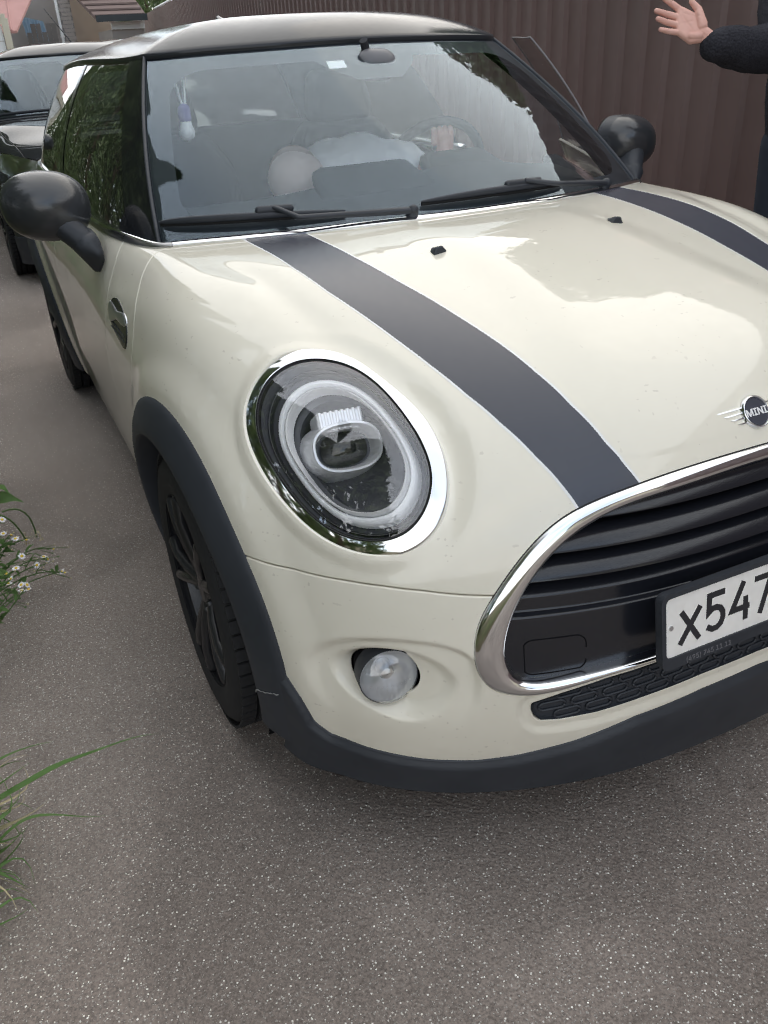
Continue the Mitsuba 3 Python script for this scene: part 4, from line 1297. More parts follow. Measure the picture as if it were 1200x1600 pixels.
# hanging ornament by the passenger side
ok = thing('hanging_ornament')
say(ok, 'small white and violet tassel hanging behind the hatchback\'s windscreen', 'ornament')
put(ok + '__cord', tube([(-.90, -.505, 1.285), (-.90, -.500, 1.24), (-.90, -.490, 1.20)], .0035, 6), 'm_white', True)
put(ok + '__cord', tube([(-.90, -.480, 1.285), (-.90, -.485, 1.24), (-.90, -.488, 1.20)], .0035, 6), 'm_white', True)
put(ok + '__knot', man(chain([(-.90, -.492, 1.205), (-.90, -.492, 1.185)], [.017, .017], 12)), 'm_purple', True)
put(ok + '__tassel', man(chain([(-.90, -.492, 1.172), (-.90, -.492, 1.150)], [.016, .022], 12)), 'm_white', True)

# ------------------------------------------------------------------ ground
def sheet(x0, x1, y0, y1, z):
    return TM([(x0, y0, z), (x1, y0, z), (x1, y1, z), (x0, y1, z)], [[0, 1, 2, 3]])


scene['ground'] = mikit.ply(sheet(-300, 300, -300, 300, -.012), 'm_soil')
scene['road'] = mikit.ply(sheet(-60, 14, -1.40, 9.5, 0), 'm_asphalt')
n_ = 120
xs = np.linspace(-40, 14, n_ * 3)
rows = []
for j, (y, z) in enumerate(((-1.385, -.004), (-1.45, .018), (-1.65, .03), (-2.2, .05), (-4.5, .06), (-12, .02))):
    yy = y + .05 * (meshkit.noise(np.stack([xs * 3, 0 * xs + j, 0 * xs], 1)) - .5) * (j < 3)
    rows.append(np.stack([xs, yy, z + .02 * (meshkit.noise(np.stack([xs * 5, 0 * xs + j, 0 * xs + 3], 1)) - .5)], 1))
scene['verge'] = mikit.ply(loft(np.array(rows)[::-1]), 'm_soil', smooth=True)
for k in ('ground', 'road', 'verge', 'sky'):
    say(k, kind='structure')

# ------------------------------------------------------------------ fence of corrugated sheets
fk = thing('metal_fence')
say(fk, 'long dark brown corrugated metal fence running along the road', 'fence')
FY = lambda x: 1.95 + .11 * (-.6 - x)
fd_ = unit([-1, .11, 0]); fn_ = unit([-.11, -1, 0])
F0 = np.array([4.2, FY(4.2), 0])
pitch, deep = .19, .021
def fence_sheet(d0, d1, z0, z1):
    prof = []
    k = int(math.floor(d0 / pitch)) - 1
    while k * pitch < d1 + pitch:
        b = k * pitch
        prof += [(b, 0), (b + .095, 0), (b + .115, deep), (b + .170, deep)]
        k += 1
    prof = np.array(prof)
    d = np.unique(np.concatenate([prof[:, 0], [d0, d1]]))
    d = d[(d >= d0) & (d <= d1)]
    h = np.interp(d, prof[:, 0], prof[:, 1])
    P = lambda z, o: F0 + fd_ * d[:, None] + fn_ * (h + o)[:, None] + np.array([0, 0, 1.0]) * z
    return loft(np.stack([P(z0, -.0015), P(z0, 0), P(z1, 0), P(z1, -.0015)], 1))
d, i = 0.0, 0
while d < 46:
    w = 1.14
    put(fk + '__sheet', fence_sheet(d + .002, d + w + .006, .06, 2.40 + .008 * rng.standard_normal()), 'm_fence', 25)
    d += w
for d in np.arange(1.3, 46, 2.85):
    p = F0 + fd_ * d - fn_ * .05
    put(fk + '__post', box(p[0], p[1], 1.2, .06, .06, 2.42), 'm_fence', False)
rail = lambda z: tube([F0 - fn_ * .022 + [0, 0, z], F0 + fd_ * 46 - fn_ * .022 + [0, 0, z]], .02, 4)
for z in (.5, 1.9):
    put(fk + '__rail', rail(z), 'm_fence', False)
sc_ = trimesh.creation.cylinder(.0075, .006, sections=8)
Ms = []
for i_ in range(240):
    for z in (.5, 1.9):
        if i_ % 2 == 0:
            m_ = sc_.copy(); m_.apply_transform(trimesh.geometry.align_vectors([0, 0, 1], fn_)); m_.apply_translation(F0 + fd_ * (i_ * pitch + .143) + fn_ * (deep + .002) + [0, 0, z + .006 * math.sin(i_ * 3.1)]); Ms.append(m_)
scene[fk + '__screws'] = mikit.ply(cat(*Ms), 'm_emboss', smooth=30)
say(fk + '__screws', kind='stuff')
pc = [F0 + fd_ * dd + [0, 0, 2.42] for dd in (24.0, 27.5)]
put(fk + '__cap', tube(pc, .03, 4), 'm_white', False)

# ------------------------------------------------------------------ trees
def leaf_mesh(P, size, r, axis=None, spread=1.0):
    n = len(P)
    a = r.normal(size=(n, 3))
    if axis is not None:
        a = a * spread + axis
    a /= np.linalg.norm(a, axis=1, keepdims=True)
    b = np.cross(a, r.normal(size=(n, 3))); b /= np.linalg.norm(b, axis=1, keepdims=True)
    s = size * r.uniform(.6, 1.3, n)[:, None]
    V = np.stack([P - a * s, P + b * s * .38, P + a * s, P - b * s * .38], 1).reshape(-1, 3)
    i = np.arange(n) * 4
    return TM(V, np.concatenate([np.stack([i, i + 1, i + 2], 1), np.stack([i, i + 2, i + 3], 1)]))


def conifer(name, x, y, h, rad, label, n=7000, group=None, seed=1):
    r = np.random.default_rng(seed)
    k = thing(name)
    say(k, label, 'tree', group)
    t = r.uniform(0, 1, n) ** .8
    prof = rad * np.clip(1.02 - t, 0, 1) ** .62 * np.clip(t / .06, .35, 1)
    a = r.uniform(0, 2 * np.pi, n)
    lump = .72 + .5 * meshkit.noise(np.stack([np.cos(a) * 2.2 + x, np.sin(a) * 2.2 + y, t * h * 1.6], 1))
    q = prof * lump * np.sqrt(r.uniform(.35, 1, n))
    P = np.stack([x + q * np.cos(a), y + q * np.sin(a), .12 + t * h], 1)
    ax = np.stack([np.cos(a) * .6, np.sin(a) * .6, np.full(n, .9)], 1)
    put(k + '__crown', leaf_mesh(P, .085, r, ax, .45), 'm_leaf', False)
    put(k + '__trunk', tube([(x, y, -.05), (x, y, h * .5), (x, y, h * .93)], [.09, .06, .015], 8), 'm_bark', True)


def broadleaf(name, x, y, h, rad, label, n=9000, group=None, seed=1):
    r = np.random.default_rng(seed)
    k = thing(name)
    say(k, label, 'tree', group)
    base = h * .34
    put(k + '__trunk', tube([(x, y, -.05), (x + .1, y, base), (x + .05, y + .1, h * .6)], [.17, .13, .07], 10), 'm_bark', True)
    pts = []
    for i in range(16):
        d = unit(r.normal(size=3) + [0, 0, .3]); c = np.array([x, y, h * .64]) + d * np.array([rad, rad, h * .30]) * r.uniform(.35, .8)
        m = n // 16
        s = r.normal(size=(m, 3)); s /= np.linalg.norm(s, axis=1, keepdims=True)
        pts.append(c + s * (r.uniform(.25, 1, m) ** .5)[:, None] * rad * .42)
        if i < 6:
            put(k + '__branch', tube([(x + .05, y, base * 1.05), (np.array([x, y, base * 1.4]) + c) / 2, c], [.07, .045, .012], 7), 'm_bark', True)
    put(k + '__crown', leaf_mesh(np.concatenate(pts), .11, r), 'm_leaf', False)


hx = [.9, -.3, -1.5, -2.4, -3.6, -4.6, -5.8, -7.0, -8.3, -9.6, -11.0, -12.6, -14.4, -16.6, -19.0, -21.5, -24.0, -27.0, -30.5, -34.5]
for i, x in enumerate(hx):
    conifer('conifer', x, -2.75 - .35 * (i % 3), (4.4 if x > -2.5 else 7.4) + 1.0 * ((i * 7) % 5) / 4, .92 + .12 * (i % 2), 'dense green conifer in the row along the verge beside the road', 6500, 'conifers along the verge', i + 3)
for i, (x, y, h, r_) in enumerate(((-7.5, -5.0, 6.2, 1.9), (-12, -4.6, 6.8, 2.0), (-17, -4.2, 6.4, 2.0), (-1.5, -5.2, 6.0, 1.9))):
    broadleaf('broadleaf_tree', x, y, h, r_, 'tall leafy tree standing behind the row of conifers', 8000, 'leafy trees behind the conifers', i + 40)
for i, (x, y, h, r_) in enumerate(((-35.5, 6.9, 6.0, 1.7), (-39.5, 8.3, 6.6, 1.8), (-41.0, 7.1, 5.6, 1.5))):
    conifer('fir_tree', x, y, h, r_, ('dark green conifer nearest the brown outbuilding roof, over the fence end', 'tallest dark green conifer over the far end of the brown fence', 'smallest dark conifer farthest back behind the fence end')[i], 9000, 'conifers over the fence end', i + 60)
for i, (x, y, h, r_) in enumerate(((-5.5, 6.2, 6.4, 2.0), (-1.0, 6.8, 5.6, 1.8))):
    broadleaf('garden_tree', x, y, h, r_, 'leafy garden tree standing behind the brown fence', 15000, 'garden trees behind the fence', i + 70)

# ------------------------------------------------------------------ buildings at the road's far end
k = thing('grey_house')
say(k, 'grey rendered house wall behind the parked cars at the road\'s end', 'house')
put(k + '__wall', box(-27.0, 1.3, 2.2, 4.0, 2.3, 4.4), 'm_concrete', False)
put(k + '__roof', man(Manifold.batch_hull([sph((xx, yy, zz), .05, 6) for xx in (-29.2, -24.8) for yy, zz in ((.0, 4.4), (1.3, 5.8), (2.6, 4.4))])), 'm_brownroof', False)
k = thing('red_roofed_shed')
say(k, 'low shed with a faded red metal roof at the road\'s far end', 'shed')
put(k + '__roof', TM([(-20.0, .80, 1.98), (-24.0, 1.78, 2.95), (-24.0, -1.2, 2.95), (-20.0, -1.2, 1.98), (-20.0, .80, 1.93), (-24.0, 1.78, 2.90), (-24.0, -1.2, 2.90), (-20.0, -1.2, 1.93)], [[0, 1, 2, 3], [7, 6, 5, 4], [0, 4, 5, 1], [3, 2, 6, 7], [0, 3, 7, 4], [1, 5, 6, 2]]), 'm_redroof', False)
for i in range(6):
    y = -1.1 + i * .36
    put(k + '__roof__seam', tube([(-20.0, y, 1.99), (-24.0, y + (.4 if i > 4 else 0), 2.96)], .02, 4), 'm_redroof', False)
put(k + '__wall', box(-22.2, -.4, .95, 3.4, 1.4, 1.9), 'm_concrete', False)
k = thing('garage')
say(k, 'white garage with a cream door frame left of the red roof', 'garage')
put(k + '__wall', box(-19.4, -.6, 1.05, 2.0, 1.9, 2.10), 'm_cream', False)
for i in range(7):
    put(k + '__door_panel', box(-18.39, -.50, .30 + i * .265, .03, 1.8, .258, .008), 'm_white', 30)
put(k + '__door_frame', cat(box(-18.36, .475, 1.07, .10, .12, 2.14), box(-18.36, -.50, 2.13, .10, 2.0, .17)), 'm_cream', False)
k = thing('blue_sheet')
say(k, 'pale blue corrugated sheet leaning against the grey house', 'sheet')
yy = np.linspace(1.50, 2.02, 40)
rowz = lambda z, dx: np.stack([-24.55 + dx + .025 * np.sin(yy * 60), yy + (z - 1.2) * -.12, np.full_like(yy, z) - (yy - 1.5) * .25], 1)
put(k, loft(np.stack([rowz(.4, .25), rowz(2.42, 0)], 1)), 'm_blue', 30)
say(k, 'pale blue corrugated sheet leaning against the grey house', 'sheet')
k = thing('board_gate')
say(k, 'weathered grey board gate in front of the grey house', 'gate')
for i in range(6):
    put(k + '__board', box(-23.3, 1.36 + i * .118, 1.02 + .06 * (i % 3), .03, .108, 2.0 + .12 * ((i * 5) % 3)), 'm_board', False)
put(k + '__rail', box(-23.34, 1.66, 1.5, .04, .74, .08), 'm_board', False)
k = thing('drainpipe')
say(k, 'thin white pole beside the grey brick pier', 'pole')
put(k + '__pipe', tube([(-23.2, 2.10, 0), (-23.2, 2.10, 4.2)], .035, 10), 'm_white', True)
put(k + '__bracket', box(-23.2, 2.10, 1.9, .10, .10, .03), 'm_white', False)
k = thing('brick_pier')
say(k, 'grey brown brick pier between the white pole and the tan wall', 'pier')
put(k + '__core', box(-23.4, 2.29, 2.1, .30, .28, 4.2), 'm_mortar', False)
for i in range(40):
    for j in range(2):
        y = 2.29 + (-.075 if j == 0 else .075) + (.03 if i % 2 else -.03)
        put(k + '__brick', box(-23.38, min(max(y, 2.222), 2.358), .42 + i * .085, .31, .142 if i % 2 == j else .13, .074), 'm_brick', False)
k = thing('tan_house')
say(k, 'house with a stained tan gable wall and a thin white edge', 'house')
put(k + '__wall', box(-26.0, 3.0, 2.3, 4.4, 1.12, 4.6), 'm_tan', False)
put(k + '__corner_trim', box(-23.76, 3.52, 1.0, .05, .05, 2.0), 'm_white', False)
put(k + '__roof', man(Manifold.batch_hull([sph((xx, yy, zz), .05, 6) for xx in (-28.4, -23.6) for yy, zz in ((2.3, 4.6), (3.0, 5.6), (3.8, 4.6))])), 'm_brownroof', False)
k = thing('brown_roofed_outbuilding')
say(k, 'small outbuilding with a brown shingle roof and white band under its eave', 'outbuilding')
ro = lambda y0, y1: TM([(-21.0, y0, 2.20), (-21.0, y1, 2.20), (-23.4, y1, 3.1), (-23.4, y0 - .30, 3.1), (-21.0, y0, 2.12), (-21.0, y1, 2.12), (-23.4, y1, 3.02), (-23.4, y0 - .30, 3.02)], [[0, 1, 2, 3], [7, 6, 5, 4], [0, 4, 5, 1], [3, 2, 6, 7], [0, 3, 7, 4], [1, 5, 6, 2]])
put(k + '__roof', ro(2.62, 3.75), 'm_brownroof', False)
for i in range(7):
    t = i / 7
    put(k + '__shingle_course', box(-21.05 - 2.3 * t, 3.15 - .1 * t, 2.235 + .87 * t, .07, 1.14 + .2 * t, .035), 'm_brownroof', False)
put(k + '__fascia', box(-20.97, 3.18, 2.17, .04, 1.14, .13), 'm_dash', False)
put(k + '__eave_band', box(-21.3, 3.35, 2.03, .1, .75, .15), 'm_white', False)
put(k + '__wall', box(-22.3, 3.35, .98, 1.9, .75, 1.96), 'm_concrete', False)
k = thing('cream_house')
say(k, 'cream house across the road, mirrored in the headlamp glass', 'house')
put(k + '__wall', box(11.5, 2.5, 1.6, 4.0, 6.0, 3.2), 'm_cream', False)
put(k + '__roof', man(Manifold.batch_hull([sph((xx, yy, zz), .06, 6) for yy in (-.9, 5.9) for xx, zz in ((9.1, 3.2), (11.5, 4.9), (13.9, 3.2))])), 'm_brownroof', False)
for y in (1.0, 4.0):
    w = put(k + '__window', box(9.48, y, 1.7, .06, 1.1, 1.2), 'm_black_gloss', False)
    put(w + '__frame', cat(box(9.46, y, 1.7, .06, .06, 1.3), box(9.46, y, 2.33, .08, 1.24, .08), box(9.46, y, 1.07, .10, 1.24, .08)), 'm_white', False)

# ------------------------------------------------------------------ other parked cars, shaped from the same kind of sheet
GB, SB = body_grid(301, 111)
def other_car(X0, Y0, sx, sy, sz, label, paint_key, detail=True):
    c = thing('parked_car')
    say(c, label, 'car')
    T = lambda m: TM(m.vertices * [sx, sy, sz] + [X0, Y0, 0], m.faces)
    g = GB.copy()
    nb = grid_normals(g)
    if nb[150, 30, 0] < 0: nb = -nb
    x, y, z = g[..., 0], -np.abs(g[..., 1]), g[..., 2]
    # a squarer nose than a rounded one
    bl = sst(.0, .5, x) * sst(.45, .62, z) * sst(.93, .80, z)
    g = g + np.stack([.07 * bl, 0 * bl, .035 * bl], -1)
    g = g + nb * (.012 * (1 - sst(.43, .50, np.hypot(x, z - .305))) * (-y > .65))[..., None]
    nb = grid_normals(g)
    if nb[150, 30, 0] < 0: nb = -nb
    x, y, z = g[..., 0], -np.abs(g[..., 1]), g[..., 2]
    ar = [np.where(-y > .45, np.hypot(x, z - .300) - .40, 1.0), np.where(-y > .45, np.hypot(x + 2.495, z - .300) - .40, 1.0)]
    S = (g, nb)
    P = lambda f, lift=0.0, d=.012, sel=None: panel(np.ones_like(x, bool) if sel is None else sel, f, d, lift, S)
    lamp_p = sg.Polygon([(.10, .70), (.20, .815), (.34, .80), (.60, .735), (.66, .66), (.60, .63), (.35, .635), (.15, .66)]).buffer(-.012).buffer(.012)
    gl = np.full_like(x, -1.0); ms = (x > 0) & (z > .5) & (z < .9)
    # lamp outline measured along the nose's plan (distance from the car's middle) and height
    lo = sg.Polygon([(.40, .655), (.42, .73), (.55, .765), (.70, .80), (.775, .80), (.80, .77), (.765, .70), (.66, .65), (.50, .635)]).buffer(-.015).buffer(.015)
    gl[ms] = sdist(lo, -y[ms], z[ms]); gl = np.where(x > .05, gl, -1.0)
    hood = np.minimum(z - np.interp(-y, [0, .4, .6, .72, .80, .84], [.70, .735, .78, .83, .85, .87]), 9)
    fender = -y - np.interp(x, [-.5, .1, .5], [.735, .69, .62])
    put(c + '__bonnet', T(P([np.minimum(hood, -fender) - .003, .5 + x - .0], sel=x > -.8)), paint_key, True)
    put(c + '__body', T(P([np.maximum(-hood, fender) - .003, z - .31, *ar, -gl - .003], sel=x > -9)), paint_key, True)
    put(c + '__lower_cladding', T(P([.31 - z, *[a + .0 for a in ar]], .006)), 'm_plastic', True)
    for sgn in (-1, 1):
        hs_ = g[..., 1] * sgn > .05
        k = put(c + '__headlamp', T(P([gl], -.004, .03, hs_)), 'm_reflector', True)
        put(k + '__lens', T(P([gl], .002, 0, hs_)), 'm_lens', True)
    shell = T(TM(*compact(np.concatenate([(g - nb * .03).reshape(-1, 3)], 1), grid_faces(*g.shape[:2]))))
    V, F = base_sheet(g - nb * .03, nb, None, [np.minimum(ar[0], ar[1]) + .02]); V, F = clip(V, F, 6)
    put(c + '__inner_shell', T(TM(V[:, :3], F)), 'm_void', True)
    gr = np.where((x > .5) & (z > .40) & (z < .62), .40 - np.abs(y), -1.0)
    put(c + '__grille', T(P([gr, .61 - z, z - .41], .003, 0)), 'm_void', True)
    put(c + '__windscreen', T(gh_panel(-S_W, S_W, 80, 30, 0)), 'm_screen', True)
    put(c + '__windscreen__frit', T(gh_panel(-S_W, S_W, 90, 40, -.004, frit_field)), 'm_frit', True)
    for sgn in (-1, 1):
        f = (lambda m: m) if sgn < 0 else (lambda m: TM(m.vertices * [1, -1, 1], m.faces[:, ::-1]))
        put(c + '__pillar', T(f(gh_panel(S_W, S_P, 12, 30, .003, None, .02))), paint_key, True)
        put(c + '__side_window', T(f(gh_panel(S_P, S_Q, 60, 30, 0))), 'm_tint', True)
    P_, n_2, sp_, t_ = glasshouse(S_Q, S_ST[-1], 30, 20)
    put(c + '__rear_window', T(loft(np.concatenate([P_, P_[::-1][1:] * [1, -1, 1]]))), 'm_tint', True)
    put(c + '__roof', T(loft(np.array(rows_roof).transpose(1, 0, 2))), paint_key, 50)
    put(c + '__belt_seal', T(strip(-S_ST[-1], S_ST[-1], 200, PRO[0] + PRO[1])), 'm_plastic', 40)
    put(c + '__dashboard', T(dash_mesh), 'm_dash', 50)
    for sy_ in (-.36, .36):
        put(c + '__seat', T(man(Manifold.batch_hull([sph((-1.45 + a, sy_ + b, z_), .06, 10) for a, b, z_ in ((.25, -.18, .5), (.25, .18, .5), (-.2, -.18, .5), (-.2, .18, .5), (-.42, -.14, 1.02), (-.42, .14, 1.02), (-.45, -.07, 1.2), (-.45, .07, 1.2))]))), 'm_seat', 40)
    put(c + '__underbody', T(box(-1.2, 0, .24, 3.4, 1.3, .12)), 'm_void', False)
    for cx in (0, -2.495):
        for sgn in (-1, 1):
            if detail:
                wheel(c, X0 + cx * sx, Y0 + sgn * .725 * sy, sgn, .3 + cx)
            th = np.radians(np.linspace(-25, 205, 30))
            L = np.array([[(cx + .40 * math.cos(a), sgn * y_, .30 + .40 * math.sin(a)) for y_ in (.79, .42)] + [(cx, sgn * .42, .30)] for a in th])
            put(c + '__wheel_housing', T(loft(L)), 'm_void', 40)
    for sgn in (-1, 1):
        u, v = np.meshgrid(np.linspace(0, 2 * np.pi, 40, endpoint=False), np.linspace(0, 1, 14), indexing='ij')
        rad, hx_ = np.sin(v * np.pi / 2) ** .8, np.cos(v * np.pi / 2)
        p_ = np.stack([.07 * hx_, .105 * rad * np.cos(u), .075 * rad * np.sin(u)], -1)
        put(c + '__door_mirror', T(TM(loft(p_, closed_u=True).vertices + [-.74, sgn * .92, 1.0], loft(p_, closed_u=True).faces)), 'm_mirror_cap', True)
    if detail:
        pts = np.array([on_screen(a, .06 + .02 * (a + .9), .018) for a in np.linspace(-.92, .0, 16)])
        put(c + '__wiper', T(tube(pts, .011, 6)), 'm_plastic', True)
        pts = np.array([on_screen(a, .07, .018) for a in np.linspace(.02, .9, 16)])
        put(c + '__wiper', T(tube(pts, .011, 6)), 'm_plastic', True)
        put(c + '__washer_jet', T(man(chain([(-.05, -.30, .962), (-.02, -.30, .970)], [.012, .008], 8))), 'm_plastic', 40)
    return c, T


rows_roof = rows_keep
c2, T2 = other_car(-5.28, -.02, 1.05, 1.03, 1.035, 'dark grey car parked nose to tail behind the cream hatchback', 'm_car2')
b = np.array([-6.52, .06, 1.405])
put(c2 + '__aerial', tube([b, b + [-.08, -.05, .10], b + [-.26, -.17, .32]], [.006, .0045, .003], 6), 'm_plastic', True)
put(c2 + '__aerial_foot', man(Manifold.batch_hull([sph(b + [.05, 0, -.012], .012, 8), sph(b + [-.04, 0, -.010], .016, 8), sph(b + [-.02, 0, .022], .010, 8)])), 'm_plastic', 40)
c3, T3 = other_car(-11.2, 1.50, 1.05, 1.05, 1.115, 'farthest dark car, only its roof showing above the cream hatchback', 'm_car2', False)

# ------------------------------------------------------------------ weeds at the road's edge
def blade_mesh(pts, w, seed=0, n=22):
    P = np.array(pts, float)
    t = np.r_[0, np.cumsum(np.linalg.norm(np.diff(P, axis=0), axis=1))]; t /= t[-1]
    k = min(3, len(P) - 1)
    Q = make_interp_spline(t, P, k=k)(np.linspace(0, 1, n))
    tg = np.gradient(Q, axis=0); tg /= np.linalg.norm(tg, axis=1, keepdims=True)
    r = np.random.default_rng(seed)
    up = unit(np.array([0, 0, 1.0]) + .5 * r.normal(size=3))
    sd = np.cross(tg, up); sd /= np.linalg.norm(sd, axis=1, keepdims=True)
    nn = np.cross(sd, tg)
    s = np.linspace(0, 1, n)
    ww = (w * np.minimum(1, (1 - s) * 2.6 + .02) * (.55 + .45 * np.sin(np.pi * np.minimum(s * 1.3, 1))))[:, None]
    return loft(np.stack([Q - sd * ww + nn * ww * .45, Q, Q + sd * ww + nn * ww * .45], 1))


gt = thing('grass_tuft')
say(gt, 'tuft of long green grass blades leaning over the asphalt\'s edge', 'grass')
BL = [([(.265,-1.47,0),(.268,-1.40,.09),[.273,-1.294,.16],[.289,-1.24,.19],[.288,-1.181,.205],[.284,-1.125,.205],[.27,-1.074,.195],[.248,-.995,.165]], .0075, 0),
 ([(.20,-1.46,0),[.139,-1.29,.14],[.143,-1.237,.15],[.145,-1.185,.145]], .0052, 0), ([(.21,-1.45,0),[.163,-1.302,.1],[.163,-1.259,.12],[.152,-1.239,.12]], .0055, 0),
 ([(.24,-1.45,0),[.27,-1.311,.09],[.296,-1.27,.12],[.307,-1.234,.14],[.306,-1.215,.15]], .0045, 1), ([(.30,-1.46,0),[.333,-1.308,.12],[.342,-1.273,.15],[.351,-1.244,.165],[.36,-1.206,.16],[.362,-1.125,.12]], .0068, 0),
 ([(.25,-1.43,0),[.291,-1.323,.05],[.313,-1.303,.08],[.319,-1.283,.1],[.283,-1.276,.09]], .007, 0), ([(.26,-1.42,0),[.294,-1.328,.03],[.3,-1.306,.05],[.296,-1.29,.06],[.253,-1.286,.05]], .008, 0),
 ([(.33,-1.46,0),[.366,-1.32,.08],[.384,-1.3,.07],[.381,-1.279,.03]], .0055, 0), ([(.22,-1.45,0),[.25,-1.302,.12],[.262,-1.274,.13],[.266,-1.247,.1]], .0045, 0), ([(.23,-1.43,0),[.234,-1.311,.08],[.254,-1.299,.09],[.256,-1.29,.07],[.249,-1.29,.04]], .006, 0),
 ([(.34,-1.45,0),(.372,-1.322,.075),(.386,-1.300,.060),(.384,-1.282,.022)], .003, 1), ([(.20,-1.44,0),(.150,-1.295,.13),(.150,-1.262,.142),(.158,-1.225,.13)], .0025, 1)]
for i, (p, w, dry) in enumerate(BL):
    put(gt + '__blade', blade_mesh(p, w * 1.15, i), 'm_dry' if dry else 'm_blade', True)
rg = np.random.default_rng(5)
for i in range(34):
    x = rg.uniform(.10, .50); h = rg.uniform(.05, .15); y1 = rg.uniform(-1.36, -1.255)
    put(gt + '__blade', blade_mesh([(x, -1.46, 0), (x + rg.normal() * .02, -1.41, h * .8), (x + rg.normal() * .05, y1 - .02, h), (x + rg.normal() * .07, y1, h * .75)], rg.uniform(.003, .006), i + 200, 12), 'm_dry' if i % 6 == 0 else 'm_blade', True)
for i in range(60):
    x = rg.uniform(-.1, .75); y = rg.uniform(-1.75, -1.46); h = rg.uniform(.08, .26); a = rg.uniform(0, 6.3)
    d = np.array([math.cos(a), math.sin(a) * .6 - .1, 0])
    put(gt + '__blade', blade_mesh([(x, y, 0), (x + d[0] * .03, y + d[1] * .03, h * .7), (x + d[0] * .10, min(y + d[1] * .10, -1.40), h)], rg.uniform(.003, .006), i + 50, 9), 'm_blade', True)

FL = [[-.672,-1.209,.22],[-.632,-1.189,.23],[-.624,-1.182,.22],[-.641,-1.157,.20],[-.575,-1.177,.19],[-.499,-1.195,.20],[-.445,-1.217,.22],[-.45,-1.211,.20],[-.408,-1.19,.20],[-.383,-1.176,.21],[-.432,-1.195,.17],[-.394,-1.176,.19],[-.635,-1.149,.12],[-.654,-1.127,.13],[-.653,-1.119,.12],[-.689,-1.091,.05],[-.741,-1.097,.10],[-.675,-1.202,.26],[-.65,-1.179,.21],[-.467,-1.221,.18],[-.677,-1.084,.05]]
dk_ = thing('daisy_plant')
say(dk_, 'bushy weed with small white and yellow daisies beside the road', 'plant')
rd = np.random.default_rng(11)
roots = [np.array([-.60, -1.36, 0]), np.array([-.45, -1.38, 0]), np.array([-.70, -1.33, 0])]
CAMV = unit(CAM - np.array([-.5, -1.2, .2]))
for i, f in enumerate(FL):
    f = np.array(f)
    r0 = roots[np.argmin([np.linalg.norm(f - q) for q in roots])] + rd.normal(size=3) * [.02, .02, 0]
    m1 = r0 * .45 + f * .55 + rd.normal(size=3) * .012 + [0, 0, .03]
    path = make_interp_spline([0, .5, 1], np.array([r0, m1, f]), k=2)(np.linspace(0, 1, 9))
    put(dk_ + '__stem', tube(path, np.linspace(.0022, .0011, 9), 5), 'm_weed', True)
    nrm = unit(np.array([0, 0, 1.0]) + rd.normal(size=3) * .45)
    e1_ = unit(np.cross(nrm, [1, .2, 0])); e2_ = np.cross(nrm, e1_)
    R0 = rd.uniform(.0085, .0118)
    tri, vs = [], []
    for p_ in range(18):
        a = 2 * math.pi * p_ / 18 + rd.normal() * .06
        dr_ = math.cos(a) * e1_ + math.sin(a) * e2_; pr = -math.sin(a) * e1_ + math.cos(a) * e2_
        b0 = len(vs)
        vs += [f + dr_ * .002 - pr * .0006, f + dr_ * R0 * .7 - pr * .0011 + nrm * .0006, f + dr_ * R0, f + dr_ * R0 * .7 + pr * .0011 + nrm * .0006, f + dr_ * .002 + pr * .0006]
        tri += [[b0, b0 + 1, b0 + 2], [b0, b0 + 2, b0 + 3], [b0, b0 + 3, b0 + 4]]
    k = put(dk_ + '__flower', TM(vs, tri), 'm_petal', False)
    c_ = man(sph((0, 0, 0), .0040, 10)); c_.vertices = c_.vertices * [1, 1, .6]
    put(k + '__centre', framed(c_, f + nrm * .0006, e1_, e2_, nrm), 'm_pollen', True)
    for j in range(5):
        t = rd.uniform(.25, .9); q = path[int(t * 8)]
        d = unit(rd.normal(size=3) * [1, 1, .4] + [0, .2, .3]); L = rd.uniform(.018, .042)
        put(dk_ + '__leaf', blade_mesh([q, q + d * L * .5 + [0, 0, .004], q + d * L], rd.uniform(.0034, .0065), i * 7 + j, 6), 'm_weed', True)
    if i % 2 == 0:
        for j in range(4):
            q = f + rd.normal(size=3) * [.02, .02, .012] - [0, 0, .012]
            put(dk_ + '__bud', man(sph(q, .0028, 8)), 'm_weed' if j % 2 else 'm_dry', True)
            put(dk_ + '__stem', tube([path[6], q], .0008, 4), 'm_weed', True)
bw = thing('broad_leaved_weed')
say(bw, 'weed with broad dark green leaves arching above the daisies', 'plant')
root = np.array([-.78, -1.36, 0])
for i, (p, w) in enumerate((([[-.887, -1.225, .22], [-.826, -1.174, .25], [-.785, -1.140, .245]], .018), ([[-.90, -1.24, .24], [-.85, -1.19, .275], [-.80, -1.17, .27]], .014), ([[-.55, -1.26, .15], [-.52, -1.225, .175], [-.505, -1.205, .165]], .016), ([[-.80, -1.29, .2], [-.74, -1.27, .23], [-.70, -1.25, .21]], .016))):
    put(bw + '__leaf', blade_mesh(p, w, i + 3), 'm_blade', True)
    put(bw + '__stem', tube([root, (root + p[0]) / 2 + [0, 0, .04], p[0]], .003, 5), 'm_weed', True)
for i, p in enumerate(([[-.745, -1.20, .25], [-.741, -1.145, .235], [-.762, -1.132, .14]], [[-.632, -1.22, .30], [-.622, -1.182, .28], [-.659, -1.158, .19]])):
    q = make_interp_spline([0, .5, 1], np.array(p), k=2)(np.linspace(0, 1, 9))
    put(bw + '__stem', tube(q, .0022, 5), 'm_weed', True)
    put(bw + '__seed_head', leaf_mesh(q[-1] + rd.normal(size=(14, 3)) * [.006, .006, .014], .006, rd), 'm_dry', False)
vg = []
for i in range(5000):
    pass
rv = np.random.default_rng(21)
n = 9000
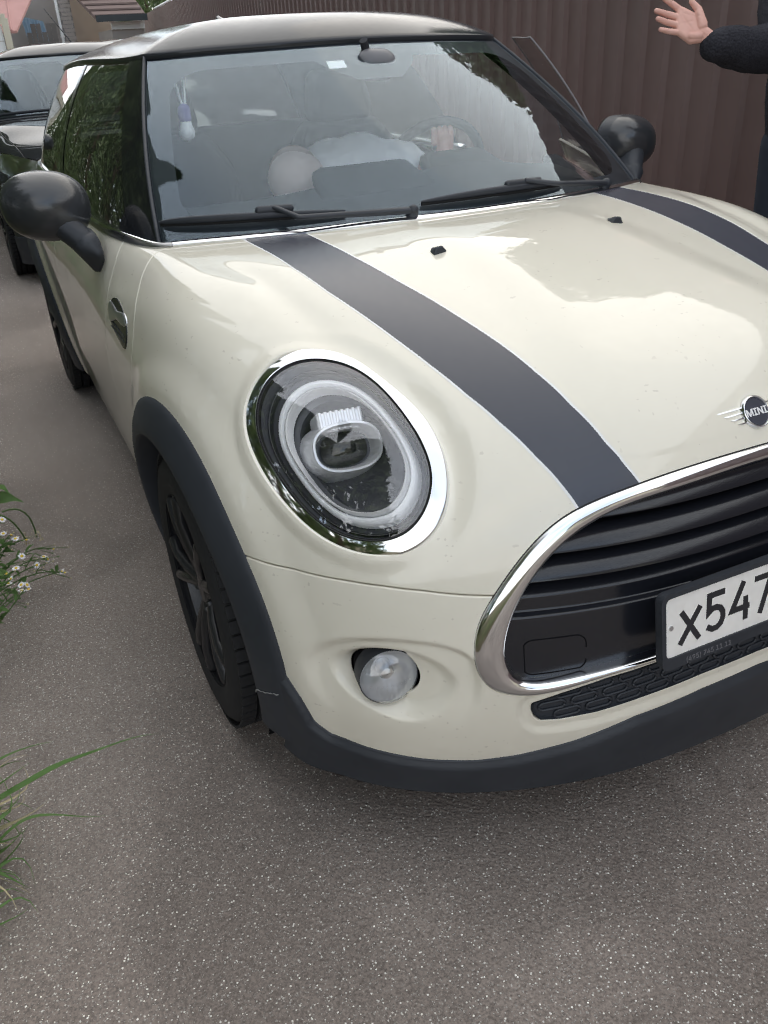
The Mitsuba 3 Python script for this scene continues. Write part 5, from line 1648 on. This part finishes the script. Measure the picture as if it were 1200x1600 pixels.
xg = rv.uniform(-22, 5, n); yg = -1.52 - rv.uniform(0, 1, n) ** 1.5 * 2.2; hg = rv.uniform(.05, .22, n)
dg = rv.normal(size=(n, 2)) * .35
w_ = .006
b0 = np.stack([xg, yg, 0 * xg + .02], 1); tp = b0 + np.stack([dg[:, 0] * hg, dg[:, 1] * hg - .02, hg], 1)
sd = np.stack([-dg[:, 1], dg[:, 0], 0 * xg], 1); sd /= np.linalg.norm(sd, axis=1, keepdims=True) + 1e-9
Vg = np.stack([b0 - sd * w_, b0 + sd * w_, tp], 1).reshape(-1, 3)
scene['verge_grass'] = mikit.ply(TM(Vg, np.arange(3 * n).reshape(-1, 3)), 'm_blade')
say('verge_grass', 'short green grass covering the verge left of the road', 'grass', kind='stuff')

# ------------------------------------------------------------------ the person by the fence, right arm held out
pk = thing('person')
say(pk, 'person in a black fleece by the fence, holding out an open hand', 'person')
C0 = np.array([-.585, 1.585, 0]); fwd = unit([.62, -.78, 0]); rt = np.array([fwd[1], -fwd[0], 0])
at = lambda a, b, z: C0 + rt * a + fwd * b + np.array([0, 0, z])
sh_r, sh_l = at(.19, 0, 1.455), at(-.19, 0, 1.455)
el, wr = np.array([-.605, 1.345, 1.258]), np.array([-.548, 1.018, 1.280])
el2, wr2 = at(-.27, -.05, 1.17), at(-.25, .10, .95)
U = lambda *ms: Manifold.batch_boolean(list(ms), __import__('manifold3d').OpType.Add)
torso = U(chain([at(0, 0, .98), at(0, .01, 1.12), at(0, .015, 1.30), at(0, 0, 1.42)], [.135, .135, .145, .11]), chain([at(.07, 0, 1.0), at(.10, 0, 1.30), sh_r], [.12, .115, .072]), chain([at(-.07, 0, 1.0), at(-.10, 0, 1.30), sh_l], [.12, .115, .072]), chain([at(0, 0, 1.42), at(0, .02, 1.50)], [.10, .065]))
arm_r = chain([sh_r, el, el * .40 + wr * .60 + [0, 0, -.006], wr + (el - wr) * .10, wr + (el - wr) * -.03], [.080, .074, .062, .052, .041])
arm_l = chain([sh_l, el2, wr2], [.072, .054, .040])
fleece = soft(U(torso, arm_r, arm_l), .016, 14)
v = fleece.vertices
v += fleece.vertex_normals * (.005 * (meshkit.fbm(v * 26, 3) - .5) + .010 * (meshkit.noise(np.stack([v[:, 0] * 9 + v[:, 2] * 26, v[:, 1] * 17, v[:, 2] * 9], 1)) - .5))[:, None]
put(pk + '__fleece', TM(v, fleece.faces), 'm_knit', True)
legs = U(chain([at(.09, 0, .96), at(.10, .02, .52), at(.10, 0, .10)], [.105, .072, .058]), chain([at(-.09, 0, .96), at(-.10, .0, .52), at(-.11, -.03, .10)], [.105, .072, .058]), chain([at(.07, 0, .95), at(-.07, 0, .95)], [.12, .12]))
put(pk + '__trousers', soft(legs, .022, 12), 'm_jeans', True)
for s in (.10, -.11):
    put(pk + '__shoe', soft(U(chain([at(s, -.05, .05), at(s, .15, .04)], [.045, .04])), .02, 4), 'm_rubber', True)
# head, neck and hands are one skin
hc = at(0, .045, 1.645)
head = U(sph(hc + [0, 0, .015], .092), chain([hc + [0, 0, .03], hc + fwd * .03 - [0, 0, .085]], [.085, .050]), chain([at(0, .02, 1.48), hc - [0, 0, .05]], [.055, .055]),
         chain([hc + fwd * .085 + [0, 0, .01], hc + fwd * .108 - [0, 0, .030]], [.009, .014]), sph(hc + rt * .088, .02), sph(hc - rt * .088, .02), chain([hc + fwd * .083 - [0, 0, .062] + rt * .018, hc + fwd * .083 - [0, 0, .062] - rt * .018], [.009, .009]), chain([hc + fwd * .083 + rt * .035 + [0, 0, .03], hc + fwd * .083 - rt * .035 + [0, 0, .03]], [.012, .012]))
put(pk + '__head', soft(head, .012, 8), 'm_skin', True)
put(pk + '__head__hair', soft(U(sph(hc - fwd * .012 + [0, 0, .035], .096), chain([hc - fwd * .03 + [0, 0, .02], hc - fwd * .045 - [0, 0, .03]], [.075, .06])), .02, 4), 'm_hair', True)
for s in (-1, 1):
    put(pk + '__head__eye', man(sph(hc + fwd * .083 + rt * s * .031 + [0, 0, .008], .0125, 14)), 'm_petal', True)
HO = np.array([-.6, .952, 1.340]); hs = .00187
def hp(px, py, out=0.0):
    return HO + RIGHT * (px - 1075) * hs + DOWN * (py - 38) * hs - FWD * out
palm = U(chain([hp(1063, 18), hp(1062, 49)], [.0125, .0115]), Manifold.batch_hull([sph(hp(1064, 18), .0125), sph(hp(1061, 32), .0115), sph(hp(1062, 50), .0115), sph(hp(1079, 62), .0125), sph(hp(1097, 58), .0150), sph(hp(1097, 36), .0150)]),
         chain([hp(1097, 52), hp(1108, 62), hp(1120, 69, -.01)], [.021, .023, .022]), chain([hp(1095, 44, .010), hp(1090, 24, .012)], [.0155, .0125]), chain([hp(1078, 59, .008), hp(1092, 58, .008)], [.011, .012]))
fing = [chain([hp(1064, 17), hp(1049, 7, .004), hp(1037, 1.5, .010)], [.0098, .0088, .0074]),
        chain([hp(1061, 28), hp(1040, 23, .004), hp(1024, 20.5, .011)], [.0100, .0090, .0074]),
        chain([hp(1060, 39.5), hp(1040, 36, .005), hp(1026, 33.5, .013)], [.0096, .0086, .0070]),
        chain([hp(1061, 51), hp(1044, 50.5, .005), hp(1030.5, 49.5, .011)], [.0086, .0078, .0064]),
        chain([hp(1094, 36, .008), hp(1089, 19, .012), hp(1078.5, 6.5, .012)], [.0150, .0108, .0078])]
hand = soft(U(palm, *fing), .0032, 10)
hv = hand.vertices
# palm creases
def crease(a, b, w=.0022, dp=.0016):
    a, b = hp(*a, .012), hp(*b, .012)
    t = np.clip(((hv - a) @ (b - a)) / ((b - a) @ (b - a)), 0, 1)
    d = np.linalg.norm((hv - a - t[:, None] * (b - a)) @ np.stack([RIGHT, DOWN], 1), axis=1)
    front_ = (hand.vertex_normals @ -FWD) > .2
    return -dp * np.exp(-(d / w) ** 2) * front_
off = crease((1064, 27), (1085, 58)) + crease((1066, 24), (1090, 32)) * .7 + crease((1060, 42), (1080, 36)) * .8 + crease((1056, 14), (1054, 20)) + crease((1049, 3), (1047, 11)) * .8 + crease((1041, 18), (1040, 28)) * .8 + crease((1041, 31), (1040, 41)) * .8 + crease((1045, 46), (1044, 55)) * .8
put(pk + '__hand', TM(hv + hand.vertex_normals * off[:, None], hand.faces), 'm_skin', True)
put(pk + '__hand', soft(U(chain([wr2, wr2 + [.01, -.01, -.08]], [.028, .03]), *[chain([wr2 + [.01, -.01, -.07] + rt * q, wr2 + rt * q + fwd * .02 + [0, 0, -.13], wr2 + rt * q + fwd * .035 + [0, 0, -.155]], [.010, .009, .008]) for q in (-.03, -.010, .010, .03)], chain([wr2 + fwd * .02 + [0, 0, -.04], wr2 + fwd * .05 + [0, 0, -.09]], [.012, .009])), .008, 6), 'm_skin', True)

# ------------------------------------------------------------------ the person bent over inside the car
pi_ = thing('person')
say(pi_, 'person in a pale shirt bent over inside the cream hatchback', 'person')
B0 = lambda *p: np.array(p, float)
trunk = U(chain([B0(-1.52, .36, .60), B0(-1.30, .26, .86), B0(-1.10, .10, .965), B0(-1.05, -.02, .955)], [.14, .14, .13, .10]), chain([B0(-1.16, .02, .98), B0(-1.05, .22, .98)], [.10, .085]), chain([B0(-1.10, .0, .97), B0(-1.00, -.06, .945)], [.10, .075]),
          chain([B0(-1.06, .24, .985), B0(-1.02, .28, .96)], [.07, .055]))
shirt = soft(trunk, .018, 12)
v = shirt.vertices
v += shirt.vertex_normals * (.008 * (meshkit.fbm(v * 17, 3) - .5))[:, None]
put(pi_ + '__shirt', TM(v, shirt.faces), 'm_shirt', True)
hd = B0(-.99, -.165, .990)
skull = U(sph(hd, .082), chain([hd + [0, .02, 0], hd + [.03, -.030, -.09]], [.075, .050]), chain([hd + [-.02, .05, -.02], B0(-1.04, -.06, .96)], [.062, .06]), sph(hd + [.046, .070, -.010], .018), sph(hd + [.040, .076, -.030], .012), sph(hd + [.095, -.01, -.06], .016))
put(pi_ + '__head', soft(skull, .012, 8), 'm_skin_pale', True)
put(pi_ + '__head__hair', soft(U(sph(hd + [-.026, .010, .014], .0785), sph(hd + [-.040, .026, -.01], .074)), .02, 4), 'm_hair_short', True)
fore = U(chain([B0(-1.0, .27, .965), B0(-.95, .31, .93), B0(-.99, .35, 1.00)], [.045, .040, .030]), chain([B0(-.99, .35, 1.0), B0(-1.0, .36, 1.05)], [.030, .026]), *[chain([B0(-1.0, .34 + q, 1.05), B0(-1.01, .345 + q, 1.085), B0(-1.03, .35 + q, 1.095)], [.010, .009, .008]) for q in (-.02, 0, .02, .04)])
put(pi_ + '__arm', soft(fore, .010, 8), 'm_skin', True)
